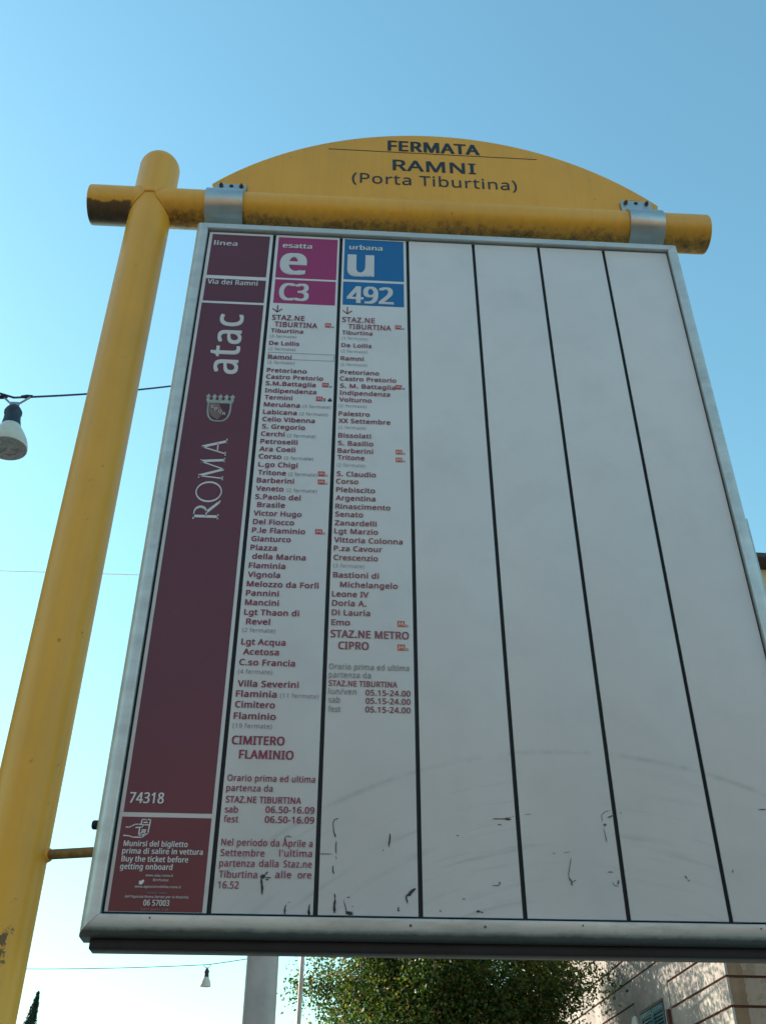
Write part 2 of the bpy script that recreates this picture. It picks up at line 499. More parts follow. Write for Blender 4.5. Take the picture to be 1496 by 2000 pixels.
# ------------------------------------------------------------------ right-hand building behind the sign
BA = math.radians(-2.0)                      # its flank turns two degrees from the sign's normal
CX, CY = 6.744, 15.5                         # street corner
dU = Vector((math.sin(BA), math.cos(BA), 0))     # along the flank, away from the viewer
dN = Vector((-math.cos(BA), math.sin(BA), 0))    # out of the flank
dF = Vector((math.cos(BA), -math.sin(BA), 0))    # along the front, to the right
nF = Vector((-math.sin(BA), -math.cos(BA), 0))   # out of the front
def bpt(org, a, n, u, d, z):
    return Vector(org) + a * u + n * d + Vector((0, 0, z))
def slab(name, mat, parent, a, n, u0, u1, z0, z1, d0, d1, bevel=0):
    o = (CX, CY, 0)
    c = bpt(o, a, n, (u0 + u1) / 2, (d0 + d1) / 2, (z0 + z1) / 2)
    vs = [bpt(o, a, n, u, d, z) for z in (z0, z1) for (u, d) in ((u0, d0), (u1, d0), (u1, d1), (u0, d1))]
    m = MB().add(vs, [(0, 3, 2, 1), (4, 5, 6, 7), (0, 1, 5, 4), (1, 2, 6, 5), (2, 3, 7, 6), (3, 0, 4, 7)])
    return m.build(name, mat, parent, bevel=bevel, origin=c)

bld = thing('apartment_building', 'plastered building with red-brown grooved courses and teal shutter, right of the leafy tree', 'building', (CX, CY, 0))
LEN_F, LEN_S, ROOFZ = 16.0, 15.0, 12.88
core = [bpt((CX, CY, 0), dU, dN, u, 0, 0) + dF * w for (u, w) in ((0.03, 0.03), (LEN_S, 0.03), (LEN_S, LEN_F), (0.03, LEN_F))]
MB().add([p for p in core] + [p + Vector((0, 0, ROOFZ)) for p in core], [(0, 3, 2, 1), (4, 5, 6, 7), (0, 1, 5, 4), (1, 2, 6, 5), (2, 3, 7, 6), (3, 0, 4, 7)]).build('wall_core', 'joint', bld)
G = 0.042
rows = [4.645 + 0.435 * k for k in range(-10, 7)]
WU0, WU1, WTOP, WBOT = 3.02, 4.42, 5.31, 3.75
for i in range(len(rows) - 1):
    z0, z1 = rows[i] + G / 2, rows[i + 1] - G / 2
    # flank: courses stop at the plain surround of the window
    if z1 < 5.6 and z0 > 3.1:
        slab('plaster_course', 'wallL', bld, dU, dN, -0.02, 2.66, z0, z1, -0.04, 0.0)
        slab('plaster_course', 'wallL', bld, dU, dN, 4.73, LEN_S, z0, z1, -0.04, 0.0)
    else:
        slab('plaster_course', 'wallL', bld, dU, dN, -0.02, LEN_S, z0, z1, -0.04, 0.0)
    # front
    # the finish coat has come off along the corner: ragged edge, bare render left of it
    eg = [0.27 + (0.22 * max(0.0, math.sin(q * 0.45 + i)) if i % 3 == 0 else 0.03) * (0.6 + 0.4 * math.sin(i * 3.3 + q * 2.1)) for q in range(9)]
    slab('plaster_course', 'wallF2', bld, dF, nF, 0.02, LEN_F, z0, z1, -0.04, -0.006)
    cvs = []
    for d_ in (-0.006, 0.0):
        cvs += [bpt((CX, CY, 0), dF, nF, eg[q], d_, z0 + (z1 - z0) * q / 8) for q in range(9)] + [bpt((CX, CY, 0), dF, nF, LEN_F, d_, z1), bpt((CX, CY, 0), dF, nF, LEN_F, d_, z0)]
    MB().add(cvs, [tuple(range(11)), tuple(range(21, 10, -1))] + [(q, (q + 1) % 11, (q + 1) % 11 + 11, q + 11) for q in range(11)]).build('finish_coat', 'wallF', bld)
sz0 = rows[[k for k in range(len(rows)) if rows[k] > 3.1][0]] - G / 2 + 0.02
sz1 = 5.95 - G / 2 - 0.012
slab('window_surround', 'wallL', bld, dU, dN, 2.70, WU0, sz0, sz1, -0.04, 0.004)
slab('window_surround', 'wallL', bld, dU, dN, WU1, 4.71, sz0, sz1, -0.04, 0.004)
slab('window_surround', 'wallL', bld, dU, dN, WU0, WU1, WTOP, sz1, -0.04, 0.004)
slab('window_surround', 'wallL', bld, dU, dN, WU0, WU1, sz0, WBOT, -0.04, 0.004)
slab('drain_pipe', 'joint', bld, dU, dN, 2.70, 2.80, 0.0, 5.07, 0.005, 0.06)
# shuttered window
win = slab('window', 'wood', bld, dU, dN, WU0 + 0.01, WU1 - 0.01, WBOT, WTOP, -0.035, -0.028)
slab('lintel', 'wood', win, dU, dN, WU0, WU1, WTOP - 0.05, WTOP - 0.002, -0.03, 0.02)
for a0, a1 in ((WU0 + 0.03, (WU0 + WU1) / 2 - 0.01), ((WU0 + WU1) / 2 + 0.01, WU1 - 0.03)):
    for q in ((a0, a0 + 0.07, WBOT, WTOP - 0.06), (a1 - 0.07, a1, WBOT, WTOP - 0.06), (a0 + 0.07, a1 - 0.07, WTOP - 0.15, WTOP - 0.06), (a0 + 0.07, a1 - 0.07, WBOT, WBOT + 0.1)):
        slab('shutter_rail', 'teal', win, dU, dN, q[0], q[1], q[2], q[3], -0.027, 0.012)
    zz = WBOT + 0.12
    while zz < WTOP - 0.18:
        slab('louvre', 'teal', win, dU, dN, a0 + 0.07, a1 - 0.07, zz, zz + 0.035, -0.024, 0.004)
        zz += 0.06
# upper storeys
TOPR = rows[-1]
slab('string_course', 'wallU', bld, dU, dN, -0.02, LEN_S, TOPR + 0.02, TOPR + 0.25, -0.04, 0.08)
slab('string_course', 'wallU', bld, dF, nF, 0.1, LEN_F, TOPR + 0.02, TOPR + 0.25, -0.04, 0.08)
slab('upper_wall', 'wallU', bld, dU, dN, -0.02, LEN_S, TOPR + 0.26, ROOFZ - 0.01, -0.04, 0.0)
slab('upper_wall', 'wallU', bld, dF, nF, 0.02, LEN_F, TOPR + 0.26, ROOFZ - 0.01, -0.04, 0.0)
def plain_window(parent, a, n, u, z):
    w = slab('window', 'wood', parent, a, n, u, u + 1.1, z, z + 1.8, 0.0, 0.05)
    slab('pane', 'glass', w, a, n, u + 0.08, u + 0.52, z + 0.08, z + 1.72, 0.051, 0.056)
    slab('pane', 'glass', w, a, n, u + 0.58, u + 1.02, z + 0.08, z + 1.72, 0.051, 0.056)
    slab('sill', 'wallU', w, a, n, u - 0.12, u + 1.22, z - 0.14, z - 0.002, -0.01, 0.16)
for u in (6.6, 10.6, 14.0):
    plain_window(bld, dF, nF, u - 2.2 + 0.4, 8.6)
for u in (3.1, 7.1, 11.1):
    plain_window(bld, dU, dN, u, 8.6)
rf = [bpt((CX, CY, 0), dU, dN, u, 0, ROOFZ) + dF * w for (u, w) in ((-0.45, -0.45), (LEN_S + 0.4, -0.45), (LEN_S + 0.4, LEN_F + 0.4), (-0.45, LEN_F + 0.4))]
MB().add(rf + [p + Vector((0, 0, 0.1)) for p in rf], [(0, 3, 2, 1), (4, 5, 6, 7), (0, 1, 5, 4), (1, 2, 6, 5), (2, 3, 7, 6), (3, 0, 4, 7)]).build('roof', 'roof', bld)

# little wall lantern at the window corner
lp = bpt((CX, CY, 0), dU, dN, 4.30, 0.16, 4.78)
wl = thing('wall_lantern', 'small white hooded lantern on the wall beside the teal shutter', 'lantern', tuple(lp))
MB().lathe([(0.0, 0.05), (0.16, 0.085), (0.30, 0.08), (0.40, 0.055), (0.44, 0.01)], lp, (0, 0, 1), 14).build('hood', 'opal', wl, smooth=True)
MB().lathe([(0.0, 0.02), (0.01, 0.045), (0.10, 0.05)], lp - Vector((0, 0, 0.09)), (0, 0, 1), 12).build('socket', 'joint', wl, smooth=True)
MB().tube([lp + Vector((0, 0, 0.2)), lp + Vector((0.1, 0, 0.22)), lp - dN * 0.155 + Vector((0, 0, 0.2))], 0.012, 8).build('bracket', 'wood', wl)

# ------------------------------------------------------------------ unseen building added on the left to shade the stop
lb = thing('shade_building', 'unseen ochre four storey building added left of the stop to keep the sign in shade', 'building', (-13.5, 8.0, 0))
MB().box(-18, 2.2, 0, -9.0, 14, 12.6).build('wall', 'ochre', lb, origin=(-13.5, 8, 0))
MB().box(-18.3, 1.9, 12.6, -8.6, 14.3, 12.85).build('roof', 'roof', lb, origin=(-13.5, 1, 12.6))
for zz in (1.0, 4.4, 7.4, 10.2):
    for yy in (3.6, 7.2, 10.8):
        w = box('window', 'wood', lb, -9.0, yy, zz, -8.94, yy + 1.1, zz + 1.7)
        box('pane', 'glass', w, -8.939, yy + 0.08, zz + 0.08, -8.93, yy + 0.51, zz + 1.62)
        box('pane', 'glass', w, -8.939, yy + 0.59, zz + 0.08, -8.93, yy + 1.02, zz + 1.62)
        box('sill', 'kerb', w, -9.0, yy - 0.1, zz - 0.12, -8.84, yy + 1.2, zz - 0.002)

# ------------------------------------------------------------------ unseen row of houses added behind the camera for warm bounce light
for k, (xa, xb, hh, mt) in enumerate(((-34, -16, 9.6, 'cream2'), (-15.8, 3, 10.6, 'ochre'), (3.2, 22, 9.2, 'cream2'), (22.2, 42, 10.2, 'ochre'))):
    hs = thing('fill_house', ('unseen orange house with dark eaves, leftmost of the row added for bounce light', 'tallest ochre house of the unseen row added for bounce light', 'low unseen orange house added for bounce light between two ochre ones', 'unseen ochre house at the right end of the row added for bounce light')[k], 'house', ((xa + xb) / 2, -30, 0), 'unseen houses added for bounce light')
    MB().box(xa, -38, 0, xb, -24, hh).build('wall', mt, hs)
    MB().box(xa + .01, -38.4, hh, xb - .01, -23.5, hh + .25).build('roof', 'roof', hs)
    zz = 1.2
    while zz + 2.2 < hh:
        xx = xa + 1.4
        while xx + 1.4 < xb:
            w = box('window', 'wood', hs, xx, -24.0, zz, xx + 1.1, -23.94, zz + 1.7)
            box('pane', 'glass', w, xx + .08, -23.939, zz + .08, xx + 1.02, -23.93, zz + 1.62)
            xx += 2.9
        zz += 3.1

# ------------------------------------------------------------------ trees
rng = np.random.default_rng(7)
def leaf_mesh(name, P, size, mat, parent, jitter=0.35, aspect=0.55):
    n = len(P)
    a = rng.normal(size=(n, 3)); a /= np.linalg.norm(a, axis=1)[:, None]
    b = rng.normal(size=(n, 3)); b -= (b * a).sum(1)[:, None] * a; b /= np.linalg.norm(b, axis=1)[:, None]
    c = np.cross(a, b)
    L = size * (1 + jitter * rng.uniform(-1, 1, n))[:, None]
    W = L * aspect
    v = np.empty((n, 4, 3))
    v[:, 0] = P - a * L * 0.5
    v[:, 1] = P + b * W * 0.5 + c * L * 0.08
    v[:, 2] = P + a * L * 0.5
    v[:, 3] = P - b * W * 0.5 + c * L * 0.08
    me = bpy.data.meshes.new(name)
    me.vertices.add(n * 4); me.loops.add(n * 4); me.polygons.add(n)
    me.vertices.foreach_set('co', (v.reshape(-1, 3) - np.array(wloc(parent))).ravel())
    me.loops.foreach_set('vertex_index', np.arange(n * 4, dtype=np.int32))
    me.polygons.foreach_set('loop_start', np.arange(0, n * 4, 4, dtype=np.int32))
    me.update(calc_edges=True)
    return link_mesh(name, me, mat, parent)

TX, TY = 2.92, 21.5
tree = thing('leafy_tree', 'dense green tree with browning leaves rising behind the foot of the sign', 'tree', (TX, TY, 0))
rnd = random.Random(11)
tm = MB()
tm.tube([(TX, TY, 0), (TX + 0.05, TY, 1.2), (TX - 0.05, TY + 0.05, 2.4), (TX, TY, 4.2), (TX + 0.1, TY, 7.4), (TX, TY, 10.6)], [0.24, 0.19, 0.17, 0.13, 0.09, 0.03], 14)
limbs = []
for i in range(44):
    z0 = 2.0 + 7.6 * (i / 44.0)
    an = i * 2.399 + rnd.uniform(-0.3, 0.3)
    ln = (3.25 - 0.065 * (z0 - 6.5) ** 2) * rnd.uniform(0.66, 0.97)
    ln = max(0.8, ln)
    p0 = Vector((TX, TY, z0))
    p2 = p0 + Vector((math.cos(an) * ln, math.sin(an) * ln, rnd.uniform(0.5, 1.5)))
    p1 = p0.lerp(p2, 0.5) + Vector((0, 0, -0.15))
    tm.tube([p0, p1, p2], [0.055, 0.035, 0.012], 6)
    limbs.append((p0, p1, p2))
    for j in range(4):
        t = rnd.uniform(0.35, 0.95)
        q0 = p0.lerp(p2, t)
        q1 = q0 + Vector((rnd.uniform(-1, 1), rnd.uniform(-1, 1), rnd.uniform(-0.5, 0.9))) * 0.75
        tm.tube([q0, q0.lerp(q1, 0.5) + Vector((0, 0, 0.05)), q1], [0.016, 0.010, 0.005], 5)
        limbs.append((q0, q0.lerp(q1, 0.5), q1))
tm.build('trunk', 'bark', tree, smooth=True)
cl = []
for (p0, p1, p2) in limbs:
    for k in range(13):
        t = rnd.uniform(0.15, 1.05)
        q = p0.lerp(p1, t * 2) if t < 0.5 else p1.lerp(p2, t * 2 - 1)
        cl.append((q.x + rnd.gauss(0, .20), q.y + rnd.gauss(0, .20), q.z + rnd.gauss(0, .20), rnd.uniform(0.10, 0.26)))
cl = np.array(cl)
cnt = 84
P = np.repeat(cl[:, :3], cnt, axis=0) + rng.normal(size=(len(cl) * cnt, 3)) * np.repeat(cl[:, 3], cnt)[:, None]
ua = rng.normal(size=(70000, 3)); ua /= np.linalg.norm(ua, axis=1)[:, None]
ua = ua * (rng.uniform(0, 1, 70000) ** 0.45)[:, None] * np.array([2.65, 2.5, 2.6]) + np.array([TX - 0.05, TY, 4.7])
P = np.concatenate([P, ua])
keep = (P[:, 2] < 6.7) | (rng.uniform(0, 1, len(P)) < 0.24)
P = P[keep]
stuff(leaf_mesh('foliage', P, 0.078, 'leaf', tree))

cyp = thing('cypress_tree', 'slim dark cypress tip far off at the lower left', 'tree', (-11.30, 45.0, 0))
MB().tube([(-11.30, 45, 0), (-11.30, 45, 9.4)], [0.2, 0.02], 8).build('trunk', 'bark', cyp)
n = 26000
tz = rng.uniform(0, 1, n) ** 0.8
hz = 10.15 - tz * 9.2
rad = 0.02 + 0.18 * np.minimum(tz * 9.2, 4.0) ** 0.85
an = rng.uniform(0, 2 * math.pi, n)
rr_ = rad * np.sqrt(rng.uniform(0.1, 1, n)) * (1 + 0.22 * np.sin(an * 5 + hz * 3))
P = np.stack([-11.30 + rr_ * np.cos(an) + 0.05 * np.sin(hz * 2), 45 + rr_ * np.sin(an), hz], 1)
stuff(leaf_mesh('foliage', P, 0.13, 'cypress', cyp, aspect=0.3))

# ------------------------------------------------------------------ poles, strings, lamps
gp = thing('round_pole', 'thick pinkish grey round pole standing close behind the sign', 'pole', (0.0294, 3.9, 0))
MB().tube([(0.0294, 3.9, 0), (0.0294, 3.9, 2.4), (0.0294, 3.9, 7.15)], [0.0815, 0.0793, 0.070], 40).build('shaft', 'lamppink', gp, smooth=True)
MB().lathe([(0, 0.13), (0.03, 0.13), (0.035, 0.086), (0.3, 0.084)], (0.0294, 3.9, 0), (0, 0, 1), 32).build('base_collar', 'lamppink', gp)
MB().lathe([(0, 0.072), (0.02, 0.072), (0.06, 0.03)], (0.0294, 3.9, 7.15), (0, 0, 1), 24).build('cap', 'lamppink', gp)
mx_ = 0.128
ms = thing('slim_mast', 'very thin pink mast between the round pole and the tree', 'mast', (mx_ - 0.06, 10.4, 0))
MB().tube([(mx_ - 0.06, 10.4, 0), (mx_ - 0.03, 10.4, 2.6), (mx_, 10.4, 4.3), (mx_ + 0.01, 10.4, 5.2)], [0.03, 0.026, 0.024, 0.02], 12).build('shaft', 'lamppink', ms, smooth=True)
MB().lathe([(0, 0.06), (0.02, 0.06), (0.03, 0.032)], (mx_ - 0.06, 10.4, 0), (0, 0, 1), 16).build('base_plate', 'lamppink', ms)

def sag(a, b, s, n=24):
    a, b = Vector(a), Vector(b)
    return [a.lerp(b, t / n) - Vector((0, 0, s * 4 * (t / n) * (1 - t / n))) for t in range(n + 1)]

def lamp(label, top, tilt, sc):
    top = Vector(top)
    t = thing('string_lamp', label, 'lamp', tuple(top), 'lamps hanging from the overhead strings')
    ax = Vector((tilt, 0, -1)).normalized()
    q = lambda s: top + ax * s * sc
    r = lambda prof: [(h * sc, w * sc) for h, w in prof]
    MB().lathe(r([(0, .012), (.006, .024), (.018, .031), (.030, .0365), (.040, .0365), (.046, .0325), (.075, .0345), (.112, .0405)]), top, ax, 28).build('socket', 'socket', t, smooth=True)
    MB().lathe(r([(.112, .0410), (.130, .049), (.155, .062), (.185, .0735), (.210, .0785), (.226, .0790), (.2295, .0785), (.2296, .0745), (.227, .0735)]), top, ax, 36, cap1=False).build('shade', 'opal', t, smooth=True)
    ln = MB().lathe(r([(.2272, .0738), (.2278, .045), (.2282, .01)]), top, ax, 28).build('lens', 'lens', t, smooth=True)
    mb = MB()
    for k in range(3):
        an = 0.4 + k * 2.09
        u = Vector((math.cos(an), math.sin(an), 0)); u = (u - ax * u.dot(ax)).normalized()
        mb.tube([q(.229) + u * .012 * sc, q(.229) + u * .058 * sc], .0016 * sc, 6)
    mb.tube([q(.229) + Vector((math.cos(a_), math.sin(a_), 0)) * .045 * sc for a_ in [k_ * math.pi / 6 for k_ in range(7)]], .0014 * sc, 6)
    mb.build('lens_rib', 'bracket', ln)
    c = MB()
    c.tube([top + Vector((-.050, 0, .046)) * sc, top + Vector((-.016, 0, .014)) * sc, top + Vector((-.012, 0, -.004)) * sc], .0045 * sc, 8)
    c.tube([top + Vector((.056, 0, .056)) * sc, top + Vector((.016, 0, .016)) * sc, top + Vector((.012, 0, -.004)) * sc], .0045 * sc, 8)
    c.box(top.x - .017 * sc, top.y - .008 * sc, top.z - .006 * sc, top.x + .017 * sc, top.y + .008 * sc, top.z + .020 * sc)
    c.build('hanger', 'bracket', t)
    return t

LTOP = (-1.0615, 1.8, 4.478)
lamp('large near string lamp with blue-black socket and opal shade, left of the yellow post', LTOP, 0.085, 1.0)
K1 = (-1.074, 1.8, 4.528)
cb = MB()
right = sag(K1, (-0.04, 3.85, 6.78), 0.06)
left = sag((-8.94, 2.9, 5.8), (-1.150, 1.77, 4.531), 0.45)
cb.tube(left + [Vector(K1)] + right, 0.0048, 8)
o = cb.build('overhead_string', 'cable', None, origin=K1)
tag(o, 'thick dark cable carrying the large lamp behind the yellow post', 'cable', None)
tw = MB()
for s_ in (-1, 1):
    c0 = Vector(K1) + Vector((0.052 * s_, 0.004, 0.004 + 0.008 * (s_ > 0)))
    tw.tube([c0 - Vector((0.024, 0, 0.002)), c0, c0 + Vector((0.024, 0, 0.003))], [0.006, 0.0095, 0.006], 8)
tw.build('cable_joint', 'cable', o)

LT2 = (-0.899, 10.4, 4.035)
lamp('tiny distant string lamp above the cypress side, left of the round pole', LT2, -0.02, 0.76)
K2 = (-0.903, 10.4, 4.078)
c2 = MB()
c2.tube(sag((-8.94, 10.2, 4.42), K2, 0.22) + sag(K2, (mx_ - 0.005, 10.4, 4.262), 0.012)[1:], 0.0042, 6)
o = c2.build('overhead_string', 'cable', None, origin=K2)
tag(o, 'thin cable carrying the tiny distant lamp under the sign', 'cable')

w3 = MB().tube([(-8.95, 12.0, 10.005), (8.0, 15.45, 12.208)], 0.007, 8).build('overhead_wire', 'wirew', None)
tag(w3, 'bright thin steel wire crossing the sky behind the yellow post', 'wire')

# ------------------------------------------------------------------ the bus stop sign
ZB = 1.976                                    # height of the slats' lower edge
HP = 1.4812                                   # slat height
PX, PY, PR = -0.150, 0.0504, 0.0481           # post
BZ, BR = ZB + 1.6158, 0.0469                  # crossbar
sign = thing('bus_stop_sign', 'yellow bus stop sign with tall white timetable panel and arched header board', 'bus stop sign', (PX, PY, 0))

# post with rounded cap
prof = [(0, PR), (3.7343, PR)] + [(3.7343 + PR * math.sin(a), PR * math.cos(a)) for a in [k * math.pi / 2 / 10 for k in range(1, 11)]]
prof[-1] = (prof[-1][0], 0.0005)
MB().lathe(prof, (PX, PY, 0), (0, 0, 1), 64).build('post', 'post', sign, smooth=True)
MB().lathe([(0, .12), (.012, .12), (.013, .05)], (PX, PY, 0), (0, 0, 1), 32).build('base_plate', 'post', sign)
# crossbar
bar_prof = [(0.0, BR - .004), (.0015, BR - .001), (.005, BR), (1.4690, BR), (1.4725, BR - .001), (1.4740, BR - .004)]
bar = MB().lathe(bar_prof, (-0.2925, PY, BZ), (1, 0, 0), 72).build('crossbar', 'bar', sign, smooth=True)
# weld bead where post and crossbar meet (saddle line of two equal tubes)
wb = MB()
for sgn in (-1, 1):
    pts = []
    for k in range(0, 25):
        a = -math.pi / 2 + math.pi * k / 24
        # on the post: direction angle a from the viewer side
        x = math.sin(a) * (PR + .0008); y = -math.cos(a) * (PR + .0008)
        zoff = math.sqrt(max(0, BR ** 2 - min(BR ** 2, y * y)))
        pts.append((PX + x, PY + y, BZ + sgn * zoff))
    wb.tube(pts, 0.0030, 6)
wb.build('weld_bead', 'bar', sign, smooth=True)

# clamps holding the header board and the panel
def clamp(x0, x1, tx0, tx1, tz1):
    prof = [(0, BR + .0008), (0, BR + .0050), (.002, BR + .0056), (x1 - x0 - .002, BR + .0056), (x1 - x0, BR + .0050), (x1 - x0, BR + .0008)]
    c = MB().lathe(prof, (x0, PY, BZ), (1, 0, 0), 64, cap0=False, cap1=False).build('clamp', 'steel', sign, smooth=True)
    MB().add([(tx0, .0395, BZ + .02), (tx1, .0395, BZ + .02), (tx1, .0395, tz1 - .003), (tx1 - .003, .0395, tz1), (tx0 + .003, .0395, tz1), (tx0, .0395, tz1 - .003),
              (tx0, .0430, BZ + .02), (tx1, .0430, BZ + .02), (tx1, .0430, tz1 - .003), (tx1 - .003, .0430, tz1), (tx0 + .003, .0430, tz1), (tx0, .0430, tz1 - .003)],
             [(0, 1, 2, 3, 4, 5), (11, 10, 9, 8, 7, 6)] + [(k, (k + 1) % 6, (k + 1) % 6 + 6, k + 6) for k in range(6)]).build('clamp_tab', 'steel', c)
    w = tx1 - tx0
    for k, f in enumerate((0.16, 0.5, 0.84)):
        cx = tx0 + w * f
        if k == 1:
            MB().lathe([(0, .0050), (.0010, .0050)], (cx, .0394, tz1 - .0085), (0, -1, 0), 14).build('bolt_hole', 'dark', c)
        else:
            MB().lathe([(0, .0054), (.004, .0054), (.0045, .0030), (.0085, .0028)], (cx, .0394, tz1 - .0098), (0, -1, 0), 6).build('bolt', 'bolt', c)
    return c
clamp(-0.0205, 0.0670, -0.0050, 0.0660, ZB + 1.7065)
clamp(0.9835, 1.0670, 0.9825, 1.0590, ZB + 1.7180)

# arched header board: segment of a circle standing on the crossbar
AC, AZ, AR = 0.5310, ZB + 1.2192, 0.7400
zbase = ZB + 1.664
half = math.sqrt(AR ** 2 - (ZB + 1.716 - AZ) ** 2)
a0 = math.atan2(ZB + 1.716 - AZ, half)
arc = [(AC + AR * math.cos(a), AZ + AR * math.sin(a)) for a in [a0 + (math.pi - 2 * a0) * k / 72 for k in range(73)]]
outline = [(AC + half - .01, zbase)] + arc + [(AC - half + .01, zbase)]
def plate(name, mat, pts, y0, y1, parent, bevel=0):
    n_ = len(pts)
    vs = [(p[0], y0, p[1]) for p in pts] + [(p[0], y1, p[1]) for p in pts]
    fs = [tuple(range(n_)), tuple(reversed(range(n_, 2 * n_)))] + [(k, (k + 1) % n_, (k + 1) % n_ + n_, k + n_) for k in range(n_)]
    return MB().add(vs, fs).build(name, mat, parent, bevel=bevel)
hb = plate('header_board', 'board', outline, .0490, .0525, sign)
# thin grey sheet edge behind the enamel
rim = MB()
rim.tube([(p[0] + (p[0] - AC) / AR * .0006, .0532, p[1] + (p[1] - AZ) / AR * .0006) for p in arc], .0017, 8)
rim.build('edge_trim', 'alu', hb, smooth=True)
MB().box(.0685, .0455, zbase - .004, .9820, .0488, ZB + 1.7200).build('base_channel', 'board', hb, bevel=.0008)
MB().box(.2587, .0484, ZB + 1.8806, .7916, .0489, ZB + 1.8830).build('rule_line', 'navy', hb)

# dark backing tray, frame rails, lower channel
box('backing_tray', 'dark', sign, -.0020, .006, ZB - .004, 1.0520, .045, ZB + HP + .004)
X0, X1, Z0, Z1 = 0.0, 1.0505, ZB, ZB + HP
def rail(p, q, inward, nm='frame_rail', mt='alu'):
    """mitred frame extrusion from inner corner p to q; outward direction is -inward"""
    sec = [(0, .004), (0, -.0065), (.0015, -.0080), (.0125, -.0085), (.0180, -.0065), (.0230, -.0010), (.0262, .006), (.0272, .014), (.0272, .046), (0, .046)]
    d = Vector((q[0] - p[0], 0, q[1] - p[1])).normalized()
    o_ = Vector((-inward[0], 0, -inward[1]))
    vs = []
    for (c, sg) in ((p, -1), (q, 1)):
        for a, y in sec:
            w = Vector((c[0], y, c[1])) + o_ * a + d * (a * sg - sg * .0004)
            vs.append(w)
    m_ = len(sec)
    fs = [tuple(range(m_)), tuple(reversed(range(m_, 2 * m_)))] + [(k, (k + 1) % m_, (k + 1) % m_ + m_, k + m_) for k in range(m_)]
    return MB().add(vs, fs).build(nm, mt, sign, smooth=True)
rail((X0, Z1), (X1, Z1), (0, -1))
rail((X0, Z0), (X1, Z0), (0, 1), mt='alu_shade_dirt')
rail((X0, Z0), (X0, Z1), (1, 0))
rail((X1, Z0), (X1, Z1), (-1, 0))
box('lower_channel', 'darkmetal', sign, -.0125, .016, ZB - .0415, 1.065, .046, ZB - .0275, .001)
box('side_bracket', 'alu', sign, X1 + .0275, .020, ZB - .02, X1 + .0375, .044, ZB + .7430, .001)
for x in (.4345, .5400):
    MB().lathe([(0, .0022), (.0012, .0018)], (x, -.0083, ZB - .0100), (0, -1, 0), 10).build('screw', 'bolt', sign)
for x, z in ((.9380, -.0065), (.6800, -.0060), (.0700, -.0050)):
    MB().lathe([(0, .0014), (.0010, .0012)], (x, -.0083, ZB + z), (0, -1, 0), 8).build('screw', 'bolt', sign)
# brace to the post and a bolt on the frame's flank
br = MB().tube([(PX + .03, .052, ZB + .0962), (-.0275, .030, ZB + .0962)], .0074, 16).build('brace', 'rust', sign, smooth=True)
MB().lathe([(0, .013), (.006, .0105), (.010, .0082)], (PX + .0445, .050, ZB + .0962), (1, 0, 0), 14).build('weld_bead', 'post', br, smooth=True)
MB().lathe([(0, .0070), (.008, .0070), (.010, .0050)], (-.0270, .020, ZB + .1330), (-1, 0, 0), 12).build('bolt', 'darkmetal', sign, smooth=True)

# ------------------------------------------------------------------ the seven slats and their print
W = 0.15
GAP = 0.0034
slats = []
plain = None
for i in range(7):
    xa = i * W + (GAP if i else 0.0042)
    xb = (i + 1) * W - GAP
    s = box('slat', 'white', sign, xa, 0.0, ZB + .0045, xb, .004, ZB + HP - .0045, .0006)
    slats.append(s)
for i, t in ((0, 'maroon operator strip with vertical lettering'), (1, 'magenta headed route strip'), (2, 'blue headed route strip')):
    slats[i]['label'] = t

